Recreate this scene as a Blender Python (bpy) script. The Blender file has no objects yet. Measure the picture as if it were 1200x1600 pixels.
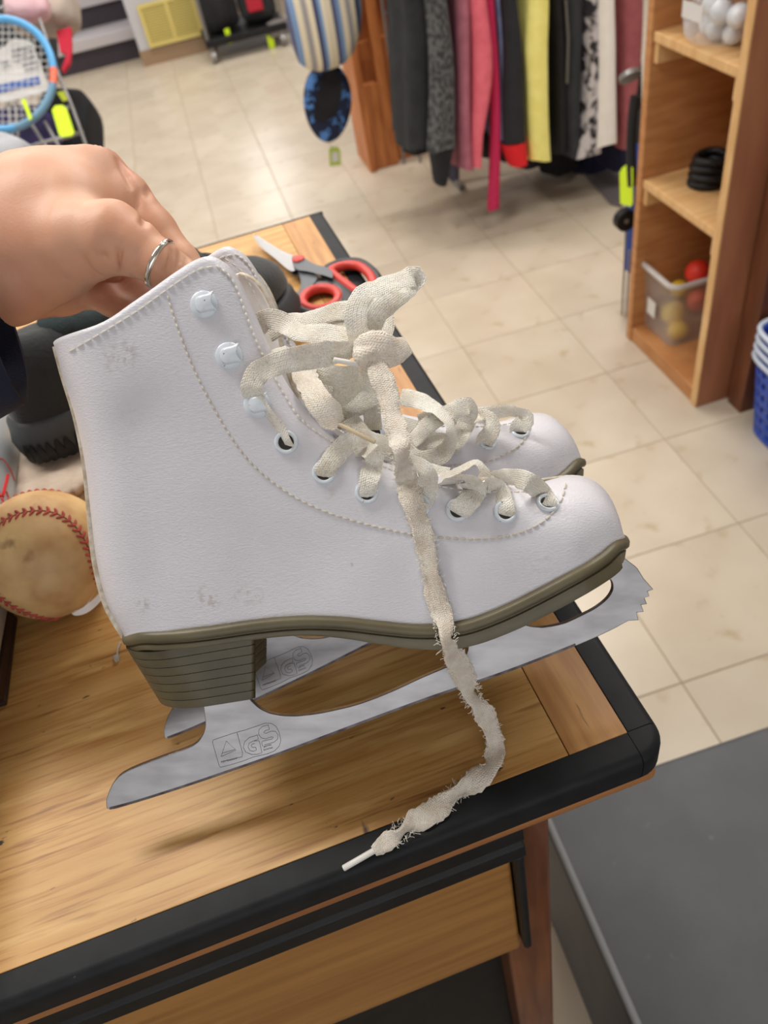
import bpy, bmesh, math, random
import numpy as np
from mathutils import Vector, Matrix, noise
from mathutils.geometry import tessellate_polygon
random.seed(7)
rad = math.radians
COL = bpy.context.scene.collection
# ------------------------------------------------------------------ camera, solved from the floor tiles
F = 1218.92
CAM = np.array([-0.5338, -0.6700, 1.2956])
R = np.array([[0.9532170121579201, 0.29268675415067374, -0.07557639629851913],
              [-0.25694583768361645, 0.6528079709529058, -0.712615316673319],
              [-0.15923619007559925, 0.6986960834333432, 0.6974723068087466]])
cd = bpy.data.cameras.new('camera'); cam = bpy.data.objects.new('camera', cd); COL.objects.link(cam)
M4 = Matrix.Identity(4)
for i in range(3):
    for j in range(3): M4[i][j] = R[i, j]
    M4[i][3] = CAM[i]
cam.matrix_world = M4
cd.sensor_fit = 'HORIZONTAL'; cd.sensor_width = 36.0; cd.lens = F / 1200 * 36.0
cd.clip_start = 0.02; cd.clip_end = 60
cd.dof.use_dof = True; cd.dof.focus_distance = 0.335; cd.dof.aperture_fstop = cd.lens / 1000 / 0.0022
bpy.context.scene.camera = cam
# ------------------------------------------------------------------ world, lights, exposure
sc = bpy.context.scene
w = bpy.data.worlds.new('world'); sc.world = w; w.use_nodes = True
w.node_tree.nodes['Background'].inputs[0].default_value = (0.90, 0.94, 1.0, 1)
w.node_tree.nodes['Background'].inputs[1].default_value = 0.35
sc.view_settings.view_transform = 'Standard'; sc.view_settings.look = 'None'
sc.view_settings.exposure = 0.28; sc.view_settings.gamma = 1.0; sc.view_settings.use_curve_mapping = False
def area(name, loc, size, energy, col, target=None):
    l = bpy.data.lights.new(name, 'AREA'); l.shape = 'RECTANGLE'; l.size, l.size_y = size; l.energy = energy; l.color = col
    o = bpy.data.objects.new(name, l); COL.objects.link(o); o.location = loc
    if target is not None:
        o.rotation_euler = (Vector(target) - Vector(loc)).to_track_quat('-Z', 'Y').to_euler()
    return o
for (lx, ly, e) in ((0.75, 0.5, 17), (0.45, 1.9, 30), (-1.2, 2.6, 24), (0.3, 4.6, 20), (-1.15, 0.35, 24), (-1.2, 4.6, 20)):
    area('ceiling_lamp_light', (lx, ly, 2.62), (1.2, 0.28), e, (1.0, 0.965, 0.91))
area('front_fill_light', (-0.7, -2.75, 1.7), (2.6, 1.6), 15, (0.90, 0.94, 1.0), (-0.5, 0, 0.9))  # unseen fill from behind the camera; no shop window is built
area('back_window_daylight', (-0.35, 6.5, 1.6), (0.9, 0.9), 14, (1.0, 0.98, 0.95), (-0.4, 0, 0.9))

# ------------------------------------------------------------------ pixel helpers (1200 x 1600 frame)
def cray(px, py): return np.array([(px - 600) / F, -(py - 800) / F, -1.0])
def c2w(px, py, d): return CAM + R @ (cray(px, py) * d)
def onax(px, py, ax, val):
    d = R @ cray(px, py); return CAM + d * ((val - CAM[ax]) / d[ax])
def onz(px, py, z): return onax(px, py, 2, z)
def ony(px, py, y): return onax(px, py, 1, y)
def onx(px, py, x): return onax(px, py, 0, x)
# ------------------------------------------------------------------ materials
def S(r, g, b):
    f = lambda c: (c / 255 / 12.92) if c / 255 <= 0.04045 else ((c / 255 + 0.055) / 1.055) ** 2.4
    return (f(r), f(g), f(b), 1.0)
def mat(name, col, rough=0.5, metal=0.0, col2=None, scale=20, stretch=(1, 1, 1), lo=0.35, hi=0.65, detail=4,
        bump=0.0, bscale=200, bstretch=(1, 1, 1), bdist=0.001, sss=0, spec=None, objrand=0.0, coat=0, spots=None, trans=0, sheen=0, bump_kind='noise', alpha=1):
    m = bpy.data.materials.new(name); m.use_nodes = True; nt = m.node_tree; n = nt.nodes; L = nt.links
    b = n['Principled BSDF']; b.inputs['Roughness'].default_value = rough; b.inputs['Metallic'].default_value = metal
    b.inputs['Base Color'].default_value = col
    if spec is not None: b.inputs['Specular IOR Level'].default_value = spec
    if sss: b.inputs['Subsurface Weight'].default_value = sss; b.inputs['Subsurface Radius'].default_value = (1, .35, .2); b.inputs['Subsurface Scale'].default_value = 0.004
    if coat: b.inputs['Coat Weight'].default_value = coat
    if trans: b.inputs['Transmission Weight'].default_value = trans
    if sheen: b.inputs['Sheen Weight'].default_value = sheen
    if alpha < 1: b.inputs['Alpha'].default_value = alpha
    tc = n.new('ShaderNodeTexCoord')
    def mapped(st):
        mp = n.new('ShaderNodeMapping'); mp.inputs['Scale'].default_value = st; L.new(tc.outputs['Object'], mp.inputs[0]); return mp.outputs[0]
    out = None
    if col2 is not None:
        t = n.new('ShaderNodeTexNoise'); t.inputs['Scale'].default_value = scale; t.inputs['Detail'].default_value = detail
        L.new(mapped(stretch), t.inputs['Vector'])
        r = n.new('ShaderNodeMapRange'); r.inputs[1].default_value = lo; r.inputs[2].default_value = hi; L.new(t.outputs['Fac'], r.inputs[0])
        mx = n.new('ShaderNodeMix'); mx.data_type = 'RGBA'; mx.inputs[6].default_value = col; mx.inputs[7].default_value = col2
        L.new(r.outputs[0], mx.inputs[0]); out = mx.outputs[2]
    if spots is not None:
        for (sc_, c_, a, bb, st) in spots:
            t = n.new('ShaderNodeTexNoise'); t.inputs['Scale'].default_value = sc_; t.inputs['Detail'].default_value = 3; L.new(mapped(st), t.inputs['Vector'])
            r = n.new('ShaderNodeMapRange'); r.inputs[1].default_value = a; r.inputs[2].default_value = bb; L.new(t.outputs['Fac'], r.inputs[0])
            mx = n.new('ShaderNodeMix'); mx.data_type = 'RGBA'; mx.inputs[7].default_value = c_
            if out is not None: L.new(out, mx.inputs[6])
            else: mx.inputs[6].default_value = col
            L.new(r.outputs[0], mx.inputs[0]); out = mx.outputs[2]
    if objrand:
        oi = n.new('ShaderNodeObjectInfo'); hs = n.new('ShaderNodeHueSaturation'); r = n.new('ShaderNodeMapRange')
        r.inputs[3].default_value = 1 - objrand; r.inputs[4].default_value = 1 + objrand
        L.new(oi.outputs['Random'], r.inputs[0]); L.new(r.outputs[0], hs.inputs['Value'])
        if out is not None: L.new(out, hs.inputs['Color'])
        else: hs.inputs['Color'].default_value = col
        out = hs.outputs[0]
    if out is not None: L.new(out, b.inputs['Base Color'])
    if bump:
        if bump_kind == 'noise':
            t = n.new('ShaderNodeTexNoise'); t.inputs['Detail'].default_value = 3
            o_ = t.outputs['Fac']
        elif bump_kind == 'wave':
            t = n.new('ShaderNodeTexWave'); t.inputs['Distortion'].default_value = 1.5; o_ = t.outputs['Fac']
        else:
            t = n.new('ShaderNodeTexVoronoi'); o_ = t.outputs['Distance']
        t.inputs['Scale'].default_value = bscale; L.new(mapped(bstretch), t.inputs['Vector'])
        bp = n.new('ShaderNodeBump'); bp.inputs['Strength'].default_value = bump; bp.inputs['Distance'].default_value = bdist
        L.new(o_, bp.inputs['Height']); L.new(bp.outputs[0], b.inputs['Normal'])
    return m
def emis(name, col, s):
    m = bpy.data.materials.new(name); m.use_nodes = True; b = m.node_tree.nodes['Principled BSDF']
    b.inputs['Base Color'].default_value = col; b.inputs['Emission Color'].default_value = col; b.inputs['Emission Strength'].default_value = s; return m
def stripes_mat(name, cols, axis, period, rough=.9):
    m = bpy.data.materials.new(name); m.use_nodes = True; n = m.node_tree.nodes; L = m.node_tree.links; b = n['Principled BSDF']; b.inputs['Roughness'].default_value = rough
    tc = n.new('ShaderNodeTexCoord'); sp = n.new('ShaderNodeSeparateXYZ'); L.new(tc.outputs['Object'], sp.inputs[0])
    md = n.new('ShaderNodeMath'); md.operation = 'MULTIPLY'; md.inputs[1].default_value = 1 / period; L.new(sp.outputs[axis], md.inputs[0])
    fr = n.new('ShaderNodeMath'); fr.operation = 'FRACT'; L.new(md.outputs[0], fr.inputs[0])
    cr = n.new('ShaderNodeValToRGB'); cr.color_ramp.interpolation = 'CONSTANT'; L.new(fr.outputs[0], cr.inputs[0])
    el = cr.color_ramp.elements; el[0].position = 0; el[0].color = cols[0][1]; el[1].position = cols[1][0]; el[1].color = cols[1][1]
    for p_, c_ in cols[2:]: e = el.new(p_); e.color = c_
    L.new(cr.outputs[0], b.inputs['Base Color']); return m
MT = {}
MT['leather'] = mat('white_leather', S(224, 223, 230), .36, col2=S(219, 218, 225), scale=30, bump=.4, bscale=740, bstretch=(1, 1, 2.2), bdist=.0006, spec=.5,
                    spots=[(55, S(190, 170, 145), .72, .86, (1, 1, 1.6)), (230, S(120, 100, 85), .80, .88, (1, 1, 1))])
MT['lining'] = mat('cream_lining', S(250, 249, 250), .7, col2=S(242, 239, 236), scale=120)
MT['edge'] = mat('raw_leather_edge', S(222, 214, 200), .7, col2=S(186, 168, 142), scale=300)
MT['thread'] = mat('grey_thread', S(226, 220, 212), .7)
MT['thread_tan'] = mat('tan_thread', S(212, 205, 194), .7)
MT['eyelet'] = mat('white_enamel', S(222, 231, 240), .22, spots=[(420, S(120, 105, 80), .68, .74, (1, 1, 1))], coat=.4)
MT['hole'] = mat('dark_hole', S(58, 54, 48), .9)
MT['sole'] = mat('olive_rubber', S(104, 96, 72), .42, col2=S(92, 84, 62), scale=40, bump=.1, bscale=300)
MT['liftline'] = mat('heel_joint', S(138, 128, 98), .6)
MT['heel'] = mat('olive_heel', S(96, 88, 64), .45, col2=S(84, 77, 56), scale=60, bump=.12, bscale=260)
MT['steel'] = mat('blade_steel', S(150, 147, 147), .30, 1.0, col2=S(132, 129, 129), scale=45, stretch=(1, 1, 3), bump=.06, bscale=900, bstretch=(.2, 1, 1), bdist=.0003)
MT['engrave'] = mat('engraved_line', S(92, 88, 84), .6, .3)
MT['lace'] = mat('cotton_lace', S(253, 249, 240), .95, col2=S(244, 236, 220), scale=110, bump=.75, bscale=1500, bstretch=(1, 1, .6), bdist=.0008, sheen=.3, sss=.06,
                 spots=[(60, S(214, 186, 148), .68, .82, (1, 1, 1))])
MT['lace_old'] = mat('worn_lace', S(250, 241, 228), .97, col2=S(232, 219, 202), scale=150, bump=.6, bscale=1300, bdist=.0008, sheen=.3, sss=.06)
MT['aglet'] = mat('white_plastic_tip', S(236, 234, 228), .3)
MT['aglet_old'] = mat('yellowed_tip', S(214, 196, 164), .4)
MT['wood'] = mat('maple_top', S(214, 170, 106), .46, col2=S(190, 139, 74), scale=7, stretch=(1.2, 16, 6), detail=6, lo=.3, hi=.75,
                 bump=.08, bscale=60, bstretch=(1, 14, 1),
                 spots=[(60, S(178, 126, 64), .50, .74, (.35, 9, 1)), (26, S(146, 96, 48), .62, .76, (.6, 9, 1)), (16, S(232, 190, 124), .56, .78, (1, 6, 1)), (70, S(70, 56, 46), .70, .74, (1, 3, 1)), (30, S(96, 70, 50), .72, .77, (2.6, 1, 1))])
MT['wood_end'] = mat('end_board', S(204, 152, 90), .42, col2=S(176, 122, 68), scale=9, stretch=(16, 1.4, 6), detail=6, spots=[(30, S(66, 48, 34), .66, .76, (8, 1, 1))])
MT['under'] = mat('moulding_wood', S(178, 120, 70), .5, col2=S(150, 96, 54), scale=8, stretch=(1, 8, 8))
MT['wood_dark'] = mat('reddish_wood', S(140, 82, 48), .35, col2=S(106, 58, 32), scale=8, stretch=(10, 10, 1), coat=.2)
MT['drawer'] = mat('drawer_wood', S(182, 130, 68), .42, col2=S(158, 108, 54), scale=8, stretch=(1, 8, 14), spots=[(26, S(110, 70, 38), .7, .8, (1, 3, 5))])
MT['blacktrim'] = mat('black_paint', S(16, 18, 22), .58, spec=.3, col2=S(26, 29, 33), scale=60, bump=.1, bscale=120, spots=[(120, S(110, 108, 105), .74, .82, (1, 2, 1))])
MT['skin'] = mat('skin', S(226, 176, 146), .48, col2=S(216, 156, 126), scale=26, bump=.2, bscale=900, bdist=.0004, sss=.14, spots=[(9, S(212, 136, 112), .52, .8, (1, 1, 1))])
MT['navy'] = mat('navy_cloth', S(17, 22, 42), .9, col2=S(22, 28, 52), scale=90, bump=.4, bscale=900)
MT['silver'] = mat('silver', S(225, 222, 216), .12, 1.0)
MT['ballleather'] = mat('scuffed_leather', S(222, 188, 132), .6, col2=S(164, 116, 70), scale=22, bump=.25, bscale=120, spots=[(60, S(120, 84, 48), .62, .78, (1, 1, 1)), (20, S(226, 196, 144), .55, .75, (1, 1, 1))])
MT['redthread'] = mat('red_thread', S(190, 84, 72), .8, col2=S(160, 66, 56), scale=200)
MT['floor'] = mat('vinyl_tile', S(203, 191, 172), .30, col2=S(192, 178, 158), scale=5, detail=6, objrand=.035,
                  spots=[(16, S(176, 156, 126), .60, .78, (1, 1, 1)), (30, S(140, 118, 88), .71, .80, (1, 1, 1))], bump=.02, bscale=8, bdist=.002)
MT['grout'] = mat('tile_joint', S(158, 142, 118), .8)
MT['wall'] = mat('grey_paint', S(190, 190, 196), .7)
MT['white'] = mat('white_paint', S(214, 212, 210), .6)
MT['blk'] = mat('black_plastic', S(13, 14, 17), .5, spec=.35, col2=S(24, 25, 28), scale=30)
MT['ply'] = mat('shelf_ply', S(196, 140, 88), .55, col2=S(178, 120, 70), scale=6, stretch=(2, 2, 10), detail=5)
MT['ply_red'] = mat('shelf_outer', S(176, 116, 82), .5, col2=S(156, 98, 68), scale=5, stretch=(6, 6, 1), detail=5)
MT['pine'] = mat('pine_board', S(224, 184, 130), .5, col2=S(208, 162, 106), scale=7, stretch=(2, 8, 2))
MT['lime'] = mat('lime_tag', S(212, 244, 30), .6)
MT['grey_metal'] = mat('grey_wire', S(140, 138, 138), .4, .6)
MT['bench'] = mat('charcoal_vinyl', S(80, 82, 85), .55, col2=S(72, 74, 77), scale=14, bump=.1, bscale=300, spots=[(40, S(100, 100, 100), .7, .8, (1, 1, 1))])

def weave(m, depth=.0004):
    nt = m.node_tree; n = nt.nodes; L = nt.links; b = n['Principled BSDF']
    at = n.new('ShaderNodeAttribute'); at.attribute_name = 'ribbon'; sp = n.new('ShaderNodeSeparateXYZ'); L.new(at.outputs['Vector'], sp.inputs[0])
    # herringbone: mirrored diagonals across ridges that run along the ribbon
    def mth(op, a, b_=None, c=None):
        k = n.new('ShaderNodeMath'); k.operation = op
        for i, v in enumerate((a, b_, c)):
            if v is None: continue
            if isinstance(v, (int, float)): k.inputs[i].default_value = v
            else: L.new(v, k.inputs[i])
        return k.outputs[0]
    pp = mth('PINGPONG', sp.outputs[0], .0009); dg = mth('ADD', mth('MULTIPLY', pp, 5200.), mth('MULTIPLY', sp.outputs[1], 6400.)); sn = mth('SINE', dg)
    rd = mth('SINE', mth('MULTIPLY', sp.outputs[0], 6981.)); hgt = mth('ADD', mth('MULTIPLY', sn, .5), mth('MULTIPLY', rd, .35))
    bp = n.new('ShaderNodeBump'); bp.inputs['Strength'].default_value = .9; bp.inputs['Distance'].default_value = depth; L.new(hgt, bp.inputs['Height'])
    old = b.inputs['Normal'].links[0].from_socket; L.new(old, bp.inputs['Normal']); L.new(bp.outputs[0], b.inputs['Normal'])
for k_ in ('lace', 'lace_old'): weave(MT[k_], .00022)
# ------------------------------------------------------------------ object helpers
def tag(o, label, cat, group=None, kind=None):
    o['label'] = label; o['category'] = cat
    if group: o['group'] = group
    if kind: o['kind'] = kind
    return o
def thing(name, label, cat, loc=(0, 0, 0), group=None, matrix=None):
    o = bpy.data.objects.new(name, None); COL.objects.link(o); o.empty_display_size = .05
    if matrix is not None: o.matrix_world = matrix
    else: o.matrix_world = Matrix.Translation(Vector(loc))
    return tag(o, label, cat, group)
def mesh(name, V, Fc, m, parent=None, local=None, smooth=True, weld=0):
    """V in world coordinates unless local (a matrix whose frame V is already in)."""
    me = bpy.data.meshes.new(name)
    if parent is not None and local is None:
        iv = np.array(PM(parent).inverted()); V = np.asarray(V, float); V = V @ iv[:3, :3].T + iv[:3, 3]
    me.from_pydata([tuple(map(float, v)) for v in V], [], [tuple(int(i) for i in f) for f in Fc])
    bm = bmesh.new(); bm.from_mesh(me)
    if weld: bmesh.ops.remove_doubles(bm, verts=bm.verts, dist=weld)
    bmesh.ops.recalc_face_normals(bm, faces=bm.faces); bm.to_mesh(me); bm.free()
    for p in me.polygons: p.use_smooth = smooth
    if smooth: me.set_sharp_from_angle(angle=rad(48))
    if isinstance(m, (list, tuple)):
        for q in m: me.materials.append(q)
    elif m: me.materials.append(m)
    o = bpy.data.objects.new(name, me); COL.objects.link(o)
    if parent is not None: o.parent = parent
    return o
def PM(o):
    m = o.matrix_basis.copy(); p = o.parent
    while p is not None: m = p.matrix_basis @ m; p = p.parent
    return m
class MB:
    def __init__(s): s.V = []; s.F = []
    def add(s, V, Fc):
        k = len(s.V); s.V += [tuple(map(float, v)) for v in V]; s.F += [tuple(i + k for i in f) for f in Fc]
    def box(s, a, b, M=None):
        x0, y0, z0 = a; x1, y1, z1 = b
        V = [(x0, y0, z0), (x1, y0, z0), (x1, y1, z0), (x0, y1, z0), (x0, y0, z1), (x1, y0, z1), (x1, y1, z1), (x0, y1, z1)]
        if M is not None: V = [M @ Vector(v) for v in V]
        s.add(V, [(0, 3, 2, 1), (4, 5, 6, 7), (0, 1, 5, 4), (1, 2, 6, 5), (2, 3, 7, 6), (3, 0, 4, 7)])
    def tube(s, P, r, n=8, close=False, cap=True):
        P = [np.asarray(p, float) for p in P]; N = len(P); rr = r if hasattr(r, '__len__') else [r] * N
        up = None; V = []
        for i in range(N):
            if close: t = P[(i + 1) % N] - P[i - 1]
            else: t = P[min(i + 1, N - 1)] - P[max(i - 1, 0)]
            t = t / (np.linalg.norm(t) + 1e-12)
            if up is None:
                a = np.array([0, 0, 1.]) if abs(t[2]) < .9 else np.array([1., 0, 0]); up = a - t * (a @ t)
            else: up = up - t * (up @ t)
            up = up / (np.linalg.norm(up) + 1e-12); sd = np.cross(t, up)
            for k in range(n):
                a = 2 * math.pi * k / n; V.append(P[i] + rr[i] * (math.cos(a) * up + math.sin(a) * sd))
        Fc = []
        for i in range(N if close else N - 1):
            j = (i + 1) % N
            for k in range(n): Fc.append((i * n + k, i * n + (k + 1) % n, j * n + (k + 1) % n, j * n + k))
        if cap and not close: Fc.append(tuple(range(n))[::-1]); Fc.append(tuple((N - 1) * n + k for k in range(n)))
        s.add(V, Fc)
    def rings(s, RR, cap=True, close=False):
        n = len(RR[0]); V = [p for r_ in RR for p in r_]; Fc = []
        for i in range(len(RR) - (0 if close else 1)):
            j = (i + 1) % len(RR)
            for k in range(n): Fc.append((i * n + k, i * n + (k + 1) % n, j * n + (k + 1) % n, j * n + k))
        if cap and not close: Fc.append(tuple(range(n))[::-1]); Fc.append(tuple((len(RR) - 1) * n + k for k in range(n)))
        s.add(V, Fc)
    def build(s, name, m, parent=None, smooth=True, bevel=0, seg=2, sub=0, local=None):
        o = mesh(name, s.V, s.F, m, parent, local, smooth)
        if bevel:
            b = o.modifiers.new('bevel', 'BEVEL'); b.width = bevel; b.segments = seg; b.limit_method = 'ANGLE'; b.angle_limit = rad(35)
        if sub: q = o.modifiers.new('sub', 'SUBSURF'); q.levels = sub; q.render_levels = sub
        return o
def box(name, a, b, m, parent=None, bevel=.002):
    q = MB(); q.box(a, b); o = q.build(name, m, parent, smooth=bevel > 0, bevel=bevel)
    if bevel: o.modifiers.new('wn', 'WEIGHTED_NORMAL')
    return o
def struct(o): o['kind'] = 'structure'; return o
def catmull(P, n=8, close=False):
    P = [np.asarray(p, float) for p in P]; N = len(P); out = []
    for i in range(N if close else N - 1):
        if close: a, b, c, d = P[i - 1], P[i], P[(i + 1) % N], P[(i + 2) % N]
        else: a, b, c, d = P[max(i - 1, 0)], P[i], P[i + 1], P[min(i + 2, N - 1)]
        for k in range(n):
            t = k / n; out.append(.5 * ((2 * b) + (-a + c) * t + (2 * a - 5 * b + 4 * c - d) * t * t + (-a + 3 * b - 3 * c + d) * t ** 3))
    if not close: out.append(P[-1])
    return np.array(out)
def resample(P, n):
    P = np.asarray(P, float); d = np.r_[0, np.cumsum(np.linalg.norm(np.diff(P[:, :], axis=0), axis=1))]
    t = np.linspace(0, d[-1], n); return np.array([np.interp(t, d, P[:, k]) for k in range(P.shape[1])]).T
def prism(poly, y0, y1, holes=()):
    """polygon (x,z) list extruded along y; returns V,F"""
    tri = tessellate_polygon([[Vector((p[0], p[1], 0)) for p in poly]])
    n = len(poly); V = [(p[0], y0, p[1]) for p in poly] + [(p[0], y1, p[1]) for p in poly]
    Fc = [tuple(t) for t in tri] + [tuple(i + n for i in t[::-1]) for t in tri] + [(i, (i + 1) % n, n + (i + 1) % n, n + i) for i in range(n)]
    return V, Fc
def copytree(o, parent=None):
    c = o.copy(); COL.objects.link(c); c.parent = parent
    for ch in [k for k in COL.objects if k.parent == o]: copytree(ch, c)
    return c

# ================================================================== SETTING
XL, XR, YB, YF, ZC = -2.6, 2.4, 6.7, -3.0, 2.75
fl = box('floor', (XL, YF, -.05), (XR, YB, -.0012), MT['grout'], bevel=0); struct(fl)
T = .3048
q = MB(); h = T / 2 - .0011; e = .0012
q.add([(-h, -h, -.001), (h, -h, -.001), (h, h, -.001), (-h, h, -.001), (-h + e, -h + e, 0), (h - e, -h + e, 0), (h - e, h - e, 0), (-h + e, h - e, 0)],
      [(4, 5, 6, 7), (0, 1, 5, 4), (1, 2, 6, 5), (2, 3, 7, 6), (3, 0, 4, 7)])
tile0 = q.build('floor_tile', MT['floor'], None, smooth=False)
first = True; cnt = 0
def infr(x, y, mg=60):
    v = R.T @ (np.array([x, y, 0]) - CAM)
    if v[2] > -.1: return False
    u, vv = 600 + F * v[0] / -v[2], 800 - F * v[1] / -v[2]; return -mg < u < 1200 + mg and -mg < vv < 1600 + mg
for i in range(-9, 8):
    for j in range(-10, 19):
        x, y = (i + .5) * T, (j + .5) * T
        if not (XL + T / 2 < x < XR - T / 2 and y < YB - .1 and y > YF + T): continue
        if not any(infr(x + a * T / 2, y + b * T / 2) for a in (-1, 0, 1) for b in (-1, 0, 1)): continue
        if x > -.4 and y < -.45: pass
        t = tile0 if first else tile0.copy()
        if not first: COL.objects.link(t)
        first = False; t.parent = fl; t.location = (x, y, 0); t.rotation_euler = (0, 0, random.choice((0, math.pi / 2, math.pi, -math.pi / 2))); cnt += 1
print('tiles', cnt)
struct(box('wall_back', (XL, YB, 0), (XR, YB + .1, ZC), MT['wall'], bevel=0))
struct(box('wall_right', (XR, YF, 0), (XR + .1, YB, ZC), MT['white'], bevel=0))
struct(box('wall_left', (XL - .1, YF, 0), (XL, YB, ZC), MT['white'], bevel=0))
struct(box('wall_front', (XL, YF - .1, 0), (XR, YF, ZC), MT['white'], bevel=0))
struct(box('ceiling', (XL, YF, ZC), (XR, YB, ZC + .1), MT['white'], bevel=0))

# ================================================================== DESK
ZD = CAM[2] - .355
A = math.atan2(onz(845, 1178, ZD)[1] - onz(200, 1438, ZD)[1], 1) * 0
DX, DY = -.4115, -.5165     # outer right-front corner of the top
DB = .175                    # back edge
DL = -1.45
DM = Matrix.Translation((DX + .003, DY, 0)) @ Matrix.Rotation(rad(2.4), 4, 'Z')
desk = thing('desk', 'wooden desk with black-painted edges and a drawer, under the white ice skates', 'desk', matrix=DM)
def dbox(name, a, b, m, bevel=.0015, parent=None):
    q = MB(); q.box(a, b); o = mesh(name, q.V, q.F, m, parent or desk, local=True)
    if bevel:
        bb = o.modifiers.new('bevel', 'BEVEL'); bb.width = bevel; bb.segments = 3; bb.limit_method = 'ANGLE'; o.modifiers.new('wn', 'WEIGHTED_NORMAL')
    return o
W_, D_ = 1.02, .69   # desk width, depth
EB = .0155            # black edge width on top
dbox('tabletop', (-W_ + EB, EB, ZD - .02), (-EB - .031, D_ - .004, ZD), MT['wood'], .0004)
dbox('end_board', (-EB - .0305, EB, ZD - .02), (-EB, D_ - .004, ZD - .0001), MT['wood_end'], .0004)
# black edging: bull-nosed strip along front and right
def edge_strip(name, p0, p1, out, th=.021, wd=EB, ext=0):
    prof = [(0, 0)]
    for k in range(7):
        a = math.pi / 2 * k / 6; prof.append((wd - .005 + .005 * math.sin(a), -.005 + .005 * math.cos(a)))
    prof += [(wd, -th + .004), (wd - .003, -th), (0, -th)]
    RR = []
    for t, corner in ((0, p0), (1, p1)):
        RR.append([(corner[0] + out[0] * a, corner[1] + out[1] * a, ZD + b) for a, b in prof])
    q = MB(); q.rings(RR); o = mesh(name, q.V, q.F, MT['blacktrim'], desk, local=True)
    bb = o.modifiers.new('b', 'BEVEL'); bb.width = .0006; bb.segments = 2; bb.limit_method = 'ANGLE'; bb.angle_limit = rad(50); return o
edge_strip('edge_trim', (-W_, EB, 0), (-EB, EB, 0), (0, -1, 0))
edge_strip('edge_trim', (-EB, EB, 0), (-EB, D_ - .004, 0), (1, 0, 0))
# rounded front corner
q = MB(); RR = []
for k in range(9):
    a = -math.pi / 2 + (math.pi / 2) * k / 8
    prof = [(0, 0)]
    for kk in range(7):
        aa = math.pi / 2 * kk / 6; prof.append((EB - .005 + .005 * math.sin(aa), -.005 + .005 * math.cos(aa)))
    prof += [(EB, -.017), (EB - .003, -.021), (0, -.021)]
    RR.append([(-EB + math.cos(a) * p, EB + math.sin(a) * p, ZD + z) for p, z in prof])
q.rings(RR); mesh('edge_corner', q.V, q.F, MT['blacktrim'], desk, local=True)
dbox('back_trim', (-W_, D_ - .004, ZD - .02), (0, D_, ZD), MT['blacktrim'], .001)
# under-edge wooden moulding, apron with drawer, legs
dbox('under_moulding', (-W_ + .01, .0022, ZD - .0318), (-.0045, D_ - .01, ZD - .0212), MT['under'], .004)
dbox('apron', (-W_ + .03, .034, ZD - .25), (-.060, .05, ZD - .031), MT['blk'], 0)
dbox('side_panel', (-.085, .06, ZD - .25), (-.065, D_ - .04, ZD - .031), MT['wood_dark'], .001)
dbox('side_panel', (-W_ + .04, .06, ZD - .24), (-W_ + .06, D_ - .04, ZD - .031), MT['wood_dark'], .001)
dbox('back_panel', (-W_ + .06, D_ - .05, ZD - .24), (-.085, D_ - .035, ZD - .031), MT['wood_dark'], .001)
for (lx, ly) in ((-.088, .026), (-.088, D_ - .075), (-W_ + .03, .026), (-W_ + .03, D_ - .075)):
    q = MB(); s = .036
    zt = ZD - .031; RR = []
    for z, k in ((zt, 1), (zt - .22, 1), (0, .92)):
        cx, cy = lx + s / 2, ly + s / 2; hh = s / 2 * k; RR.append([(cx - hh, cy - hh, z), (cx + hh, cy - hh, z), (cx + hh, cy + hh, z), (cx - hh, cy + hh, z)])
    q.rings(RR); o = mesh('leg', q.V, q.F, MT['wood_dark'], desk, local=True, smooth=False)
    bb = o.modifiers.new('b', 'BEVEL'); bb.width = .003; bb.segments = 2
DRX0, DRX1 = -.56, -.082
dr = dbox('drawer', (DRX0, .012, ZD - .243), (DRX1, .45, ZD - .070), MT['drawer'], .003)
dr['label'] = 'pale wooden drawer front'
q = MB()
RR = []
for x in (DRX0 - .004, DRX1 + .006):
    RR.append([(x, .034, ZD - .0325), (x, .012, ZD - .0325), (x, .005, ZD - .036), (x, .004, ZD - .047), (x, .010, ZD - .050), (x, .004, ZD - .055), (x, .003, ZD - .065), (x, .010, ZD - .074), (x, .034, ZD - .074)])
q.rings(RR); o = mesh('drawer_moulding', q.V, q.F, MT['blk'], desk, local=True, smooth=False); bb = o.modifiers.new('b', 'BEVEL'); bb.width = .001; bb.segments = 2
dbox('drawer_moulding', (DRX1 + .0005, .006, ZD - .228), (DRX1 + .006, .03, ZD - .0745), MT['blk'], .002)
dbox('shade_panel', (-W_ + .06, .064, .02), (-.060, .072, ZD - .25), MT['blk'], 0)  # black sheet standing in for the shade in the open space below the drawer

# ================================================================== SKATE (near skate solved from its outline)
al, be = rad(7), rad(3)
ex = np.array([math.cos(be), 0, -math.sin(be)])
ey = np.array([0, math.sin(al), -math.cos(al)]); ey = ey - ex * (ex @ ey); ey /= np.linalg.norm(ey)
ez = np.cross(ex, ey)
if ez[1] < 0: ez = -ez
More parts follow.
